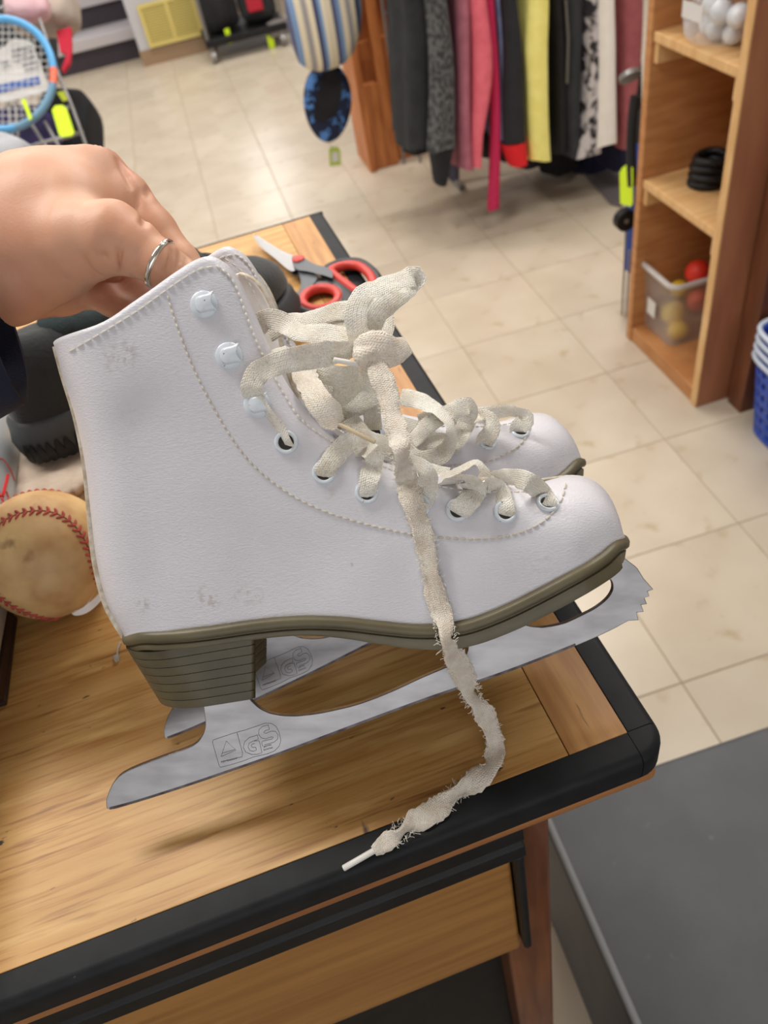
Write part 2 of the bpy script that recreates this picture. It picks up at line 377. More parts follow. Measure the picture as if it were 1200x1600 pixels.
# keep right-handed: ex x ey = ez
D0 = .352
NR = np.stack([ex, ey, ez], axis=1)          # local->camera
NO = cray(600, 800) * D0
def frame_world(Rl, Ol):
    Rw = R @ Rl; O = CAM + R @ Ol; m = Matrix.Identity(4)
    for i in range(3):
        for j in range(3): m[i][j] = Rw[i, j]
        m[i][3] = O[i]
    return m
MN = frame_world(NR, NO)
def pl(px, py, yl):
    """pixel -> local (x,z) on the plane y=yl of the near skate frame"""
    d = NR.T @ cray(px, py); o = -(NR.T @ NO); t = (yl - o[1]) / d[1]; p = o + d * t; return np.array([p[0], p[2]])
def cdepth(p):  # local point -> camera depth
    return -(NR @ np.asarray(p) + NO)[2]
def l2px(p, Rl=NR, Ol=NO):
    c = Rl @ np.asarray(p) + Ol; return np.array([600 + F * c[0] / -c[2], 800 - F * c[1] / -c[2]])
anch = [(215, 960, 2.75), (260, 700, 2.9), (150, 560, 3.2), (330, 450, 3.0), (450, 650, 2.9), (430, 900, 2.75), (300, 930, 2.9), (620, 900, 3.1), (780, 880, 3.6), (880, 850, 3.6), (940, 830, 3.2), (600, 780, 3.0), (780, 800, 3.3)]
AN = np.array([list(pl(a, b, -.03)) + [c * .01] for a, b, c in anch])
back_px = [(200, 990), (172, 940), (155, 870), (147, 790), (140, 720), (126, 650), (108, 590), (95, 542)]
top_px = [(95, 542), (150, 508), (215, 467), (270, 428), (310, 404), (335, 401)]
front_px = [(335, 401, 2.5), (362, 420, 2.45), (390, 470, 2.35), (420, 540, 2.2), (452, 605, 2.0), (500, 662, 1.75), (560, 704, 1.6), (640, 733, 1.5), (740, 752, 1.3), (820, 757, 1.0), (866, 748, .45), (888, 742, 0), (918, 746, 0), (945, 765, 0), (963, 797, 0), (970, 838, 0)]
bot_px = [(200, 992), (215, 992), (260, 990), (330, 982), (400, 972), (470, 966), (540, 968), (600, 975), (660, 980), (720, 975), (780, 954), (840, 925), (900, 893), (940, 868), (964, 848), (970, 840)]
Bk = catmull([pl(a, b, 0) for a, b in back_px], 6)
Fr = catmull([list(pl(a, b, -g * .01)) + [g * .01] for a, b, g in front_px], 6)
def segdist(P, C):
    """min distance from points P(n,2) to polyline C(m,2+); returns dist, interpolated extra"""
    A_ = C[:-1, :2]; B_ = C[1:, :2]; d = B_ - A_; L2 = (d ** 2).sum(1) + 1e-12
    t = np.clip(((P[:, None, :] - A_[None]) * d[None]).sum(2) / L2, 0, 1)
    Q = A_[None] + t[..., None] * d[None]; D = np.linalg.norm(P[:, None, :] - Q, axis=2); k = D.argmin(1); r_ = np.arange(len(P))
    if C.shape[1] > 2:
        e_ = C[k, 2] + (C[k + 1, 2] - C[k, 2]) * t[r_, k]; return D[r_, k], e_
    return D[r_, k], None
def wfun(P):
    P = np.atleast_2d(P)
    dd = ((P[:, None, :] - AN[None, :, :2]) ** 2).sum(2) + 4e-5; wt = 1 / dd ** 1.6; W = (wt * AN[:, 2]).sum(1) / wt.sum(1)
    db, _ = segdist(P, Bk); df, g = segdist(P, Fr)
    Rb = .026; rb = np.clip(db / Rb, 0, 1); b = np.sqrt(np.clip(1 - (1 - rb) ** 2, 0, 1)); b = .1 + .9 * b
    toe = np.clip(1 - g / .012, 0, 1); Rf = .014 + .018 * toe; rf = np.clip(df / Rf, 0, 1); f_ = np.sqrt(np.clip(1 - (1 - rf) ** 2, 0, 1))
    f_ = f_ ** (1 - .15 * toe)
    g_ = np.minimum(g / W, 1); fr_ = g_ + (1 - g_) * f_
    return W * np.minimum(b, 1) * fr_
def surf(px, py, off=0):
    """near-side surface point under a pixel (local xyz); off pushes it outward (towards the viewer)"""
    w_ = .025
    for _ in range(10):
        p = pl(px, py, -w_ - off); w_ = .5 * w_ + .5 * float(wfun(p)[0])
    p = pl(px, py, -w_ - off); return np.array([p[0], -w_ - off, p[1]])
def sdep(px, py): return cdepth(surf(px, py))
bl = []
for a, b in bot_px:
    s_ = surf(a, b); bl.append((s_[0], s_[2]))
bl[0] = tuple(Bk[0]); bl[-1] = tuple(Fr[-1][:2])
Bt = catmull(bl, 6); 
tl = []
for a, b in top_px:
    s_ = surf(a, b); tl.append((s_[0], s_[2]))
tl[0] = tuple(Bk[-1]); tl[-1] = tuple(Fr[0][:2])
Tp = catmull(tl, 6)
NU, NV = 120, 84
cb = resample(Bt, NU); ct = resample(Tp, NU); cl = resample(Bk, NV); cr_ = resample(Fr[:, :2][::-1], NV)
# left: bottom->top ; right: bottom(toe)->top(collar front)
U = np.linspace(0, 1, NU)[:, None, None]; Vv = np.linspace(0, 1, NV)[None, :, None]
Cg = (1 - Vv) * cb[:, None, :] + Vv * ct[:, None, :] + (1 - U) * cl[None] + U * cr_[None] - ((1 - U) * (1 - Vv) * cb[0] + U * (1 - Vv) * cb[-1] + (1 - U) * Vv * ct[0] + U * Vv * ct[-1])
# relax interior so the patch stays even through the ankle bend
G = Cg.copy()
for _ in range(500): G[1:-1, 1:-1] = .25 * (G[2:, 1:-1] + G[:-2, 1:-1] + G[1:-1, 2:] + G[1:-1, :-2])
wg = wfun(G.reshape(-1, 2)).reshape(NU, NV)
_, gg = segdist(G[-1], Fr); 
for j in range(NV):
    wg[-1, j] = gg[j]
wr = wg.copy()
for _ in range(3):
    wr[1:-1, 1:-1] = .2 * (wr[1:-1, 1:-1] + wr[2:, 1:-1] + wr[:-2, 1:-1] + wr[1:-1, 2:] + wr[1:-1, :-2])
wg = wr
def upper_mesh():
    V = []; Fc = []
    idx = lambda s_, i, j: s_ * NU * NV + i * NV + j
    for s_ in (0, 1):
        sg = -1 if s_ == 0 else 1
        for i in range(NU):
            for j in range(NV): V.append((G[i, j, 0], sg * wg[i, j], G[i, j, 1]))
    for s_ in (0, 1):
        for i in range(NU - 1):
            for j in range(NV - 1):
                f_ = (idx(s_, i, j), idx(s_, i + 1, j), idx(s_, i + 1, j + 1), idx(s_, i, j + 1)); Fc.append(f_ if s_ == 0 else f_[::-1])
    # join at the back
    for j in range(NV - 1): Fc.append((idx(0, 0, j), idx(0, 0, j + 1), idx(1, 0, j + 1), idx(1, 0, j)))
    return V, Fc
def smudges(m, pts, col):
    nt = m.node_tree; n = nt.nodes; L = nt.links; b = n['Principled BSDF']; cur = b.inputs['Base Color'].links[0].from_socket
    tc = n.new('ShaderNodeTexCoord'); nz = n.new('ShaderNodeTexNoise'); nz.inputs['Scale'].default_value = 420; L.new(tc.outputs['Object'], nz.inputs['Vector'])
    nr = n.new('ShaderNodeMapRange'); nr.inputs[1].default_value = .46; nr.inputs[2].default_value = .68; L.new(nz.outputs['Fac'], nr.inputs[0])
    for p_, r_, k_ in pts:
        d = n.new('ShaderNodeVectorMath'); d.operation = 'DISTANCE'; L.new(tc.outputs['Object'], d.inputs[0]); d.inputs[1].default_value = tuple(map(float, p_))
        mr = n.new('ShaderNodeMapRange'); mr.inputs[1].default_value = r_; mr.inputs[2].default_value = 0; mr.inputs[4].default_value = k_ * .55; L.new(d.outputs['Value'], mr.inputs[0])
        mu = n.new('ShaderNodeMath'); mu.operation = 'MULTIPLY'; L.new(mr.outputs[0], mu.inputs[0]); L.new(nr.outputs[0], mu.inputs[1])
        mx = n.new('ShaderNodeMix'); mx.data_type = 'RGBA'; L.new(cur, mx.inputs[6]); mx.inputs[7].default_value = col; L.new(mu.outputs[0], mx.inputs[0]); cur = mx.outputs[2]
    L.new(cur, b.inputs['Base Color'])
smudges(MT['leather'], [(surf(a, b), r_, k_) for a, b, r_, k_ in ((186, 560, .009, .9), (200, 552, .006, .7), (224, 944, .005, 1), (318, 932, .006, .8), (330, 938, .005, .8), (378, 928, .006, .8), (400, 934, .005, .9), (205, 650, .006, .5), (550, 882, .0014, 1), (845, 880, .010, .35))], S(150, 122, 96))
SK = thing('ice_skate', 'white figure skate nearest the camera, held by its collar, frayed lace hanging down', 'ice skate', matrix=MN, group=None)
V, Fc = upper_mesh()
cf = np.array(Fr[0][:2]); nfl = NU * NV
for k_ in range(nfl, 2 * nfl):
    v_ = V[k_]; dd_ = math.hypot(v_[0] - cf[0] - .010, v_[2] - cf[1] + .015); f_ = math.exp(-(dd_ / .030) ** 2)
    V[k_] = (v_[0] + .0055 * f_, v_[1] + .001 * f_, v_[2] + .0048 * f_)
upper = mesh('upper', V, Fc, [MT['leather'], MT['lining'], MT['edge']], SK, local=True, weld=.0002)
so = upper.modifiers.new('thick', 'SOLIDIFY'); so.thickness = .0022; so.offset = -1; so.material_offset = 1; so.material_offset_rim = 2
# orientation check: outward normals
_n = sum((p.normal.y * (-1 if p.center.y < 0 else 1)) * -1 if False else (p.normal.y if p.center.y > 0 else -p.normal.y) for p in upper.data.polygons)
if _n < 0: upper.data.flip_normals()

def pathsurf(px_list, n, off, smoothn=8):
    P = catmull([np.array(p, float) for p in px_list], smoothn); P = resample(P, n); return np.array([surf(a, b, off) for a, b in P])
def stitches(paths, name, m, r=.00052, gap=.42):
    q = MB()
    for px_list, pitch in paths:
        P = catmull([np.array(p, float) for p in px_list], 8); L_ = np.linalg.norm(np.diff(P, axis=0), axis=1).sum(); n = int(L_ / pitch); P = resample(P, n * 4 + 1)
        for k in range(n):
            a, b = P[k * 4], P[k * 4 + 3]; mid = (a + b) / 2
            pts = [surf(*a, -.0002), surf(*(a * .8 + b * .2), .0002), surf(*mid, .0003), surf(*(a * .2 + b * .8), .0002), surf(*b, -.0002)]
            q.tube(pts, [r * .6, r, r, r, r * .6], 6)
    o = mesh(name, q.V, q.F, m, SK, local=True); o['kind'] = 'stuff'; return o
vamp = [(262, 462), (275, 505), (300, 570), (335, 640), (380, 710), (430, 757), (490, 792), (560, 816), (640, 834), (720, 842), (790, 838), (845, 817), (875, 785), (884, 752)]
thr = [(338, 415), (365, 440), (388, 500), (408, 550), (438, 605), (470, 655), (518, 690), (560, 712), (640, 745), (700, 762), (760, 768), (820, 768), (858, 762)]
collar = [(109, 549), (161, 519), (216, 485), (269, 447), (311, 421), (336, 418)]
stitches([(vamp, 11.5)], 'vamp_stitching', MT['thread_tan'])
stitches([(thr, 11), (collar, 13.5)], 'edge_stitching', MT['thread'])
# collar and throat binding (a slightly rolled edge)
q = MB(); P3 = []
# far-side stitching of the facing
q2 = MB()
for px_list, pitch in (([(352, 405), (378, 425), (398, 460), (412, 490)], 11),):
    P = resample(catmull([np.array(p, float) for p in px_list], 8), 33)
    for k in range(8):
        pts = []
        for t in (0, 1, 2):
            a = P[k * 4 + t]; c = pl(a[0], a[1], .024); pts.append((c[0], .0235, c[1]))
        q2.tube(pts, .00042, 6)
o = mesh('far_stitching', q2.V, q2.F, MT['thread'], SK, local=True); o['kind'] = 'stuff'
# back seam strip
q = MB()
bp = resample(Bk, 60); RR = []
for i in range(60):
    t = bp[min(i + 1, 59)] - bp[max(i - 1, 0)]; t /= np.linalg.norm(t); n_ = np.array([-t[1], t[0]]);
    if n_[0] > 0: n_ = -n_
    ring = []
    for k in range(12):
        a = 2 * math.pi * k / 12; u_ = math.cos(a); v_ = math.sin(a)
        c = bp[i] + n_ * (.0008 + .0022 * u_); ring.append((c[0], .0056 * v_ * (1 if u_ > 0 else .9), c[1]))
    RR.append(ring)
q.rings(RR); o = mesh('back_strip', q.V, q.F, MT['edge'], SK, local=True); o['label'] = 'beige strip down the back seam'
# tongue : a curved sheet inside the throat
q = MB(); tp = []
fr2 = resample(Fr[:, :], 60)
cols = []
NS = 40
s0, s1 = 23, int(60 * .70)
for i in range(NS):
    k = s0 + (s1 - s0) * i / (NS - 1); a = int(k); c = fr2[min(a, 59)]
    t = fr2[min(a + 1, 59)][:2] - fr2[max(a - 1, 0)][:2]; t /= np.linalg.norm(t); n_ = np.array([t[1], -t[0]])
    # inward = toward boot interior (down-left)
    if n_ @ (AN[4, :2] - c[:2]) < 0 and n_[1] > 0: n_ = -n_
    if n_[1] > 0: n_ = -n_
    row = []
    ww = max(c[2], .008) * 1.12
    for j in range(9):
        y = -1 + 2 * j / 8; dpt = .004 + .004 * y * y; p_ = c[:2] + n_ * dpt; row.append((p_[0], y * ww, p_[1]))
    cols.append(row)
Vt = [p for r_ in cols for p in r_]; Ft = [(i * 9 + j, i * 9 + j + 1, (i + 1) * 9 + j + 1, (i + 1) * 9 + j) for i in range(NS - 1) for j in range(8)]
tong = mesh('tongue', Vt, Ft, MT['lining'], SK, local=True); so = tong.modifiers.new('t', 'SOLIDIFY'); so.thickness = .003; so.offset = 0
# ---- sole
sb = resample(Bt, 90); ws = wfun(sb); ws[0] = 0; ws[-1] = 0
ds = np.r_[0, np.cumsum(np.linalg.norm(np.diff(sb, axis=0), axis=1))]; SL = ds[-1]
# heel plan: make the rear rounded
for i in range(90):
    if ds[i] < .030: ws[i] = .0270 * math.sqrt(max(0, 1 - ((.030 - ds[i]) / .030) ** 2))
    e_ = SL - ds[i]
    if e_ < .045: ws[i] = min(ws[i], .036 * (max(0, 1 - ((.045 - e_) / .045) ** 2.2)) ** .5)
for _ in range(2): ws[1:-1] = (ws[:-2] + 2 * ws[1:-1] + ws[2:]) / 4
plan = [(ds[i], -ws[i]) for i in range(90)] + [(ds[i], ws[i]) for i in range(88, 0, -1)]
plan = np.array(plan); 
plan = resample(np.vstack([plan, plan[:1]]), 181)[:-1]
def offplan(P, d):
    n_ = len(P); nx = np.roll(P, -1, 0) - np.roll(P, 1, 0); nx /= np.linalg.norm(nx, axis=1)[:, None] + 1e-12; N_ = np.stack([nx[:, 1], -nx[:, 0]], 1); return P + N_ * d
tb = np.gradient(sb, axis=0); tb /= np.linalg.norm(tb, axis=1)[:, None]; nb = np.stack([tb[:, 1], -tb[:, 0]], 1)   # downward normal
def smap(s_, depth):
    sc_ = np.clip(s_, 0, SL); x = np.interp(sc_, ds, sb[:, 0]); z = np.interp(sc_, ds, sb[:, 1]); tx = np.interp(sc_, ds, tb[:, 0]); tz = np.interp(sc_, ds, tb[:, 1]); ex_ = s_ - sc_
    return np.array([x + tx * ex_ + tz * depth, z + tz * ex_ - tx * depth])
def Tk(s_):  # sole thickness along length
    u = s_ / SL; return np.interp(u, [0, .25, .35, .5, .62, .8, 1], [.0070, .0070, .0070, .0086, .0100, .0104, .0100])
prof = [(-.0012, .0002), (-.0008, .0024), (.0004, .0032), (.0022, .0034), (.0033, .0026), (.0037, .0014), (.0041, .0014), (.0046, .0024)]
RR = []
for dp, of in prof:
    P = offplan(plan, of); RR.append([(*smap(a, dp)[:1], b, smap(a, dp)[1]) for a, b in P])
for fr_, of in ((.55, .0026), (.93, .0022), (1.0, .0012), (1.0, -.006)):
    P = offplan(plan, of); ring = []
    for a, b in P:
        T_ = Tk(min(max(a, 0), SL)); dp = .0046 + (T_ - .0046) * fr_; m_ = smap(a, dp); ring.append((m_[0], b, m_[1]))
    RR.append(ring)
q = MB(); q.rings(RR); sole = mesh('sole', q.V, q.F, MT['sole'], SK, local=True)
# ---- heel made of stacked lifts
heelroot = None
HX0, HX1 = pl(207, 1005, -.028), pl(394, 985, -.028)
hb0, hb1 = pl(228, 1122, -.027), pl(398, 1095, -.027)
t0 = smap(0, Tk(0) * .6)
s_front = None
sfx = pl(396, 1000, -.028)[0]
s_front = np.interp(sfx, sb[:, 0], ds)
topA, topB = smap(-.0022, .0030), smap(s_front, .0060)
NLIFT = 7
def heel_ring(t, inset=0.0):
    A_ = topA * (1 - t) + hb0 * t; B_ = topB * (1 - t) + hb1 * t; ring = []
    d = B_ - A_; Lh = np.linalg.norm(d); d /= Lh
    hw = .0268 * (1 - .07 * t) - inset
    pts = []
    rr = min(.026, .55 * Lh)
    for k in range(25):
        a = math.pi / 2 + math.pi * k / 24; pts.append((rr + rr * math.cos(a) + inset, hw * math.sin(a)))
    side = Lh - .002
    lst = [(p_, y_) for p_, y_ in pts]
    lst += [(Lh * .75, -hw), (side - inset * 3, -hw), (Lh - inset * 3, -hw * .96)]
    conc = [(Lh - .005 * math.cos(y_ * math.pi / 2) - inset * 3, y_ * hw) for y_ in (-.7, -.35, 0, .35, .7)]
    lst += conc + [(Lh - inset * 3, hw * .96), (side - inset * 3, hw), (Lh * .75, hw)]
    for a_, y_ in lst: p_ = A_ + d * a_; ring.append((p_[0], y_, p_[1]))
    return ring
q = MB(); q.rings([heel_ring(.985 * k / 14, .0006) for k in range(15)]); heel = mesh('heel', q.V, q.F, MT['liftline'], SK, local=True, smooth=False)
q = None
for k in range(NLIFT):
    a, b = (k + .015) / NLIFT, (k + .985) / NLIFT; ins = 0 if k < NLIFT - 1 else .0
    q = MB(); e_ = .02 / NLIFT
    q.rings([heel_ring(a, .0002), heel_ring(a + e_ * 1.5, 0), heel_ring(b - e_ * 1.5, 0), heel_ring(b, .0002)])
    o = mesh('heel_lift', q.V, q.F, MT['heel'], heel, local=True, smooth=True)
    for p in o.data.polygons:
        if len(p.vertices) > 4: p.use_smooth = False
    bb = o.modifiers.new('wn', 'WEIGHTED_NORMAL')
# ---- blade
bpx = [(172, 1265), (166, 1255), (169, 1240), (180, 1219), (200, 1204), (250, 1184), (290, 1170), (308, 1160), (318, 1145), (321, 1130), (319, 1112), (318, 1095), (318, 1060), (386, 1050), (388, 1085), (396, 1098), (412, 1110), (435, 1117), (470, 1118), (510, 1112), (560, 1100), (610, 1081), (660, 1058), (700, 1041), (722, 1029), (731, 1015), (733, 985), (812, 950), (815, 972), (830, 979), (850, 980), (880, 974), (905, 963), (930, 950), (948, 936), (957, 922), (957, 910), (950, 902), (940, 898), (935, 880), (960, 850), (972, 868), (985, 879), (996, 888), (1006, 904), (1021, 921), (1012, 924), (1015, 932), (1007, 934), (1011, 944), (1002, 945), (1006, 956), (995, 957), (998, 969), (982, 970), (962, 981), (935, 994), (900, 1009), (860, 1025), (800, 1048), (740, 1069), (680, 1089), (600, 1118), (520, 1148), (440, 1178), (360, 1206), (280, 1233), (210, 1255)]
sharp = set(range(44, 55)) | {12, 13, 26, 27, 39, 40}
pts = []
n = len(bpx)
for i in range(n):
    pts.append(np.array(bpx[i], float))
    j = (i + 1) % n
    if i not in sharp and j not in sharp:
        a, b, c, d = [np.array(bpx[k % n], float) for k in (i - 1, i, i + 1, i + 2)]
        for t in (1 / 3, 2 / 3): pts.append(.5 * ((2 * b) + (-a + c) * t + (2 * a - 5 * b + 4 * c - d) * t * t + (-a + 3 * b - 3 * c + d) * t ** 3))
poly = [pl(p[0], p[1], -.0014) for p in pts]
V, Fc = prism(poly, -.0016, .0016)
blade = mesh('blade', V, Fc, MT['steel'], SK, local=True, smooth=False)
bb = blade.modifiers.new('b', 'BEVEL'); bb.width = .0003; bb.segments = 2; bb.limit_method = 'ANGLE'; bb.angle_limit = rad(60); bb.use_clamp_overlap = True
be_ = [pl(p_[0], p_[1], -.0014) for p_ in catmull([np.array(p_, float) for p_ in bpx[57:] + bpx[:1]], 4)]
q = MB(); RR = []
for i, p_ in enumerate(be_):
    t = be_[min(i + 1, len(be_) - 1)] - be_[max(i - 1, 0)]; t /= np.linalg.norm(t); n_ = np.array([t[1], -t[0]]); n_ = n_ if n_[1] > 0 else -n_
    a_, b_ = p_ + n_ * .0001, p_ + n_ * .0013; RR.append([(a_[0], -.00165, a_[1]), (b_[0], -.00165, b_[1]), (b_[0], .00165, b_[1]), (a_[0], .00165, a_[1])])
q.rings(RR); o = mesh('ground_edge', q.V, q.F, mat('dull_steel', S(104, 98, 98), .45, 1.0, col2=S(70, 62, 62), scale=160), SK, local=True, smooth=False)
# mounting plates
for sA, sB, dp in ((.045, .012, 0), (SL - .075, .05, 0)):
    q = MB()
    a0 = smap(sA, Tk(sA) + .0008) if sA > .1 else None
    if sA > .1:
        RR = []
        for k in range(9):
            s_ = sA + .062 * k / 8; m_ = smap(s_, Tk(s_) + .0009); m2 = smap(s_, Tk(s_) - .0005); wv = .015 * math.sin(math.pi * (k + .7) / 9.4) ** .4
            RR.append([(m_[0], -wv, m_[1]), (m_[0], wv, m_[1]), (m2[0], wv, m2[1]), (m2[0], -wv, m2[1])])
        q.rings(RR)
    else:
        RR = []; d = (hb1 - hb0) / np.linalg.norm(hb1 - hb0); nn = np.array([d[1], -d[0]])
        for k in range(9):
            c = hb0 + d * (.006 + .034 * k / 8); wv = .012 * math.sin(math.pi * (k + .7) / 9.4) ** .4; c2 = c + nn * .0012; c = c - nn * .001
            RR.append([(c2[0], -wv, c2[1]), (c2[0], wv, c2[1]), (c[0], wv, c[1]), (c[0], -wv, c[1])])
        q.rings(RR)
    mesh('mounting_plate', q.V, q.F, MT['steel'], SK, local=True, smooth=False)
# ---- engraving on the blade
def zp(x, y): return (320 + x / 9.23, 1120 + y / 9.23)
EG = [[(120, 335), (400, 240), (600, 185), (760, 130), (870, 92), (960, 95), (1030, 140), (1070, 220), (1098, 340), (1075, 420), (1010, 490), (900, 535), (700, 580), (560, 635), (400, 685), (225, 728), (205, 700), (120, 400), (112, 360), (120, 335)],
      [(465, 230), (545, 520), (540, 575), (380, 615), (230, 650)],
      [(235, 570), (310, 348), (450, 480), (240, 572)], [(255, 525), (440, 470)],
      [(760, 262), (640, 300), (575, 360), (555, 440), (590, 510), (680, 545), (760, 540), (825, 520), (785, 345), (700, 350), (640, 380), (625, 440), (650, 485), (700, 500), (745, 480), (735, 440)],
      [(760, 262), (770, 325), (700, 350)], [(735, 440), (680, 438), (668, 410), (690, 390), (720, 385)],
      [(915, 115), (830, 140), (780, 190), (775, 250), (810, 300), (870, 320), (960, 290), (990, 295), (970, 320), (835, 350), (820, 375), (835, 425)],
      [(915, 115), (932, 185), (870, 200), (850, 225), (880, 240), (960, 205), (1020, 210), (1055, 260), (1050, 320), (1000, 365), (860, 405)]]
q = MB()
for pl_ in EG:
    P = [zp(*p) for p in pl_]; P3 = []
    for a, b in P: c = pl(a, b, -.0016); P3.append((c[0], -.00163, c[1]))
    q.tube(P3, .00011, 5)
eng = mesh('engraving', q.V, q.F, MT['engrave'], SK, local=True); eng['label'] = 'engraved triangle and GS mark'
def text(name, s_, size, m, parent, M, ext=.0, align='LEFT'):
    c = bpy.data.curves.new(name, 'FONT'); c.body = s_; c.size = size; c.extrude = ext; c.align_x = align; c.resolution_u = 2
    o = bpy.data.objects.new(name, c); COL.objects.link(o); dg = bpy.context.evaluated_depsgraph_get(); me = bpy.data.meshes.new_from_object(o.evaluated_get(dg)); bpy.data.objects.remove(o)
    if not me.materials: me.materials.append(m)
    else: me.materials[0] = m
    o = bpy.data.objects.new(name, me); COL.objects.link(o); o.parent = parent; o.matrix_basis = M; return o
def blade_text(s_, pA, pB, size):
    a = pl(*pA, -.0017); b = pl(*pB, -.0017); ang = math.atan2(b[1] - a[1], b[0] - a[0])
    M = Matrix.Translation((a[0], -.00165, a[1])) @ Matrix.Rotation(-ang, 4, 'Y') @ Matrix.Rotation(math.pi / 2, 4, 'X')
    text('engraved_text', s_, size, MT['engrave'], SK, M, .00006)
blade_text('TÜV Rheinland', zp(235, 672), zp(520, 590), .00125 * 1)
blade_text('geprüfte', zp(850, 440), zp(1000, 400), .0011)
blade_text('Sicherheit', zp(850, 490), zp(1020, 440), .0011)

# ---- eyelets and hooks
def nrm_at(px, py):
    a = surf(px, py); b = surf(px + 6, py); c = surf(px, py + 6); n_ = np.cross(b - a, c - a); n_ /= np.linalg.norm(n_)
    return a, (n_ if n_[1] < 0 else -n_)
def basis(n_):
    t = np.array([0, 0, 1.]) - n_ * n_[2]; t /= np.linalg.norm(t); return np.cross(t, n_), t
def ringmesh(c, n_, R0, r0, seg=28):
    u_, v_ = basis(n_); P = [c + R0 * (math.cos(2 * math.pi * k / seg) * u_ + math.sin(2 * math.pi * k / seg) * v_) for k in range(seg)]
    q = MB(); q.tube(P, r0, 8, close=True); return q
EY = [(447, 691), (506, 738), (573, 769), (655, 790), (715, 797), (789, 800), (856, 786)]
for px, py in EY:
    c, n_ = nrm_at(px, py)
    q = ringmesh(c + n_ * .0003, n_, .0040, .00095)
    e_ = mesh('eyelet', q.V, q.F, MT['eyelet'], SK, local=True)
    u_, v_ = basis(n_); q = MB(); q.add([c + n_ * .0004 + .0036 * (math.cos(2 * math.pi * k / 20) * u_ + math.sin(2 * math.pi * k / 20) * v_) for k in range(20)], [tuple(range(20))])
    mesh('eyelet_hole', q.V, q.F, MT['hole'], e_, local=True)
def mirror(o):
    me = o.data.copy()
    for v in me.vertices: v.co.y = -v.co.y
    me.flip_normals(); c = o.copy(); c.data = me; COL.objects.link(c); return c
for e_ in [k for k in COL.objects if k.parent == SK and k.name.startswith('eyelet')]:
    m1 = mirror(e_)
    for ch in [k for k in COL.objects if k.parent == e_]: m2 = mirror(ch); m2.parent = m1
HK = [(319, 476), (358, 556), (402, 632)]
for px, py in HK:
    c, n_ = nrm_at(px, py); u_, v_ = basis(n_)
    if u_[0] < 0: u_ = -u_
    q = MB(); RR = []
    for rr, hh in ((.0052, 0), (.0054, .0006), (.0048, .0012), (.0020, .0014)):
        RR.append([c + n_ * hh + rr * (math.cos(2 * math.pi * k / 28) * u_ + math.sin(2 * math.pi * k / 28) * v_) for k in range(28)])
    q.rings(RR); hk = mesh('lace_hook', q.V, q.F, MT['eyelet'], SK, local=True)
    # folded hook tongue: arcs outward and flares
    q = MB(); V = []; n_s = 11; dirv = u_ * .97 + v_ * .22
    side = np.cross(n_, dirv)
    for k in range(n_s):
        t = k / (n_s - 1)
        al_ = -.0036 + .0088 * t; hh = .0014 + .0022 * min(1, t / .45) ** .6
        wv = .0034 * math.sin(math.pi / 2 * min(1, .25 + t / .35)) + .0007 * max(0, t - .7) / .3
        for j in range(7):
            y = -1 + 2 * j / 6; notch = .0019 * (1 - abs(y) ** 1.5) if k == n_s - 1 else (.0009 * (1 - abs(y) ** 1.5) if k == n_s - 2 else 0); V.append(c + n_ * (hh - .0005 * y * y) + dirv * (al_ - notch) + side * wv * y)
    q.add(V, [(i * 7 + j, i * 7 + j + 1, (i + 1) * 7 + j + 1, (i + 1) * 7 + j) for i in range(n_s - 1) for j in range(6)])
    o = mesh('hook_tongue', q.V, q.F, MT['eyelet'], hk, local=True); so = o.modifiers.new('t', 'SOLIDIFY'); so.thickness = .0007

# ---- far skate: same boot, its own pose solved from its visible features
cor = [((172, 1265, -.001), (266, 1150)), ((856, 786, None), (809, 670)), ((789, 800, None), (757, 690)), ((715, 797, None), (703, 699)), ((970, 840, 0), (899, 722)), ((884, 748, 0), (832, 650)), ((800, 1048, -.0014), (597, 1008, 'line'))]
src = []
for (a, b, yl), t in cor:
    if yl is None: src.append(surf(a, b))
    else: c = pl(a, b, yl); src.append(np.array([c[0], yl, c[1]]))
def rv(v):
    th = np.linalg.norm(v) + 1e-12; k = v / th; K = np.array([[0, -k[2], k[1]], [k[2], 0, -k[0]], [-k[1], k[0], 0]]); return np.eye(3) + math.sin(th) * K + (1 - math.cos(th)) * K @ K
def fres(p):
    Rl = rv(p[:3]) @ NR; O = NO + p[3:]; r_ = []
    tailc = None
    for s_, (c_, t) in zip(src, cor):
        if len(t) == 3: continue
        c = Rl @ s_ + O; r_ += [600 + F * c[0] / -c[2] - t[0], 800 - F * c[1] / -c[2] - t[1]]
    ctail = Rl @ src[0] + O
    r_.append((-ctail[2] - .405) * 1500)
    r_ += list(p[:3] * 8)
    return np.array(r_)
p = np.array([0, .1, 0, 0, 0, -.06])
for _ in range(60):
    r0 = fres(p); J = np.array([(fres(p + np.eye(6)[i] * 1e-6) - r0) / 1e-6 for i in range(6)]).T; p = p - .6 * np.linalg.solve(J.T @ J + 1e-3 * np.eye(6), J.T @ r0)
FRl = rv(p[:3]) @ NR; FO = NO + p[3:]
print('far pose', p, np.round(fres(p), 1))
MF = frame_world(FRl, FO)
kids = [k for k in COL.objects if k.parent == SK]
SK2 = thing('ice_skate', 'white figure skate behind the near one, its toe showing above the near toe', 'ice skate', matrix=MF)
for k_ in kids: copytree(k_, SK2)
def zloc(Mx, pts): return [(np.array(Mx) @ np.r_[p_, 1])[2] for p_ in pts]
bladepts = [(p_[0], 0, p_[1]) for p_ in poly]
print('near blade min z above desk', min(zloc(MN, bladepts)) - ZD, 'far', min(zloc(MF, bladepts)) - ZD)
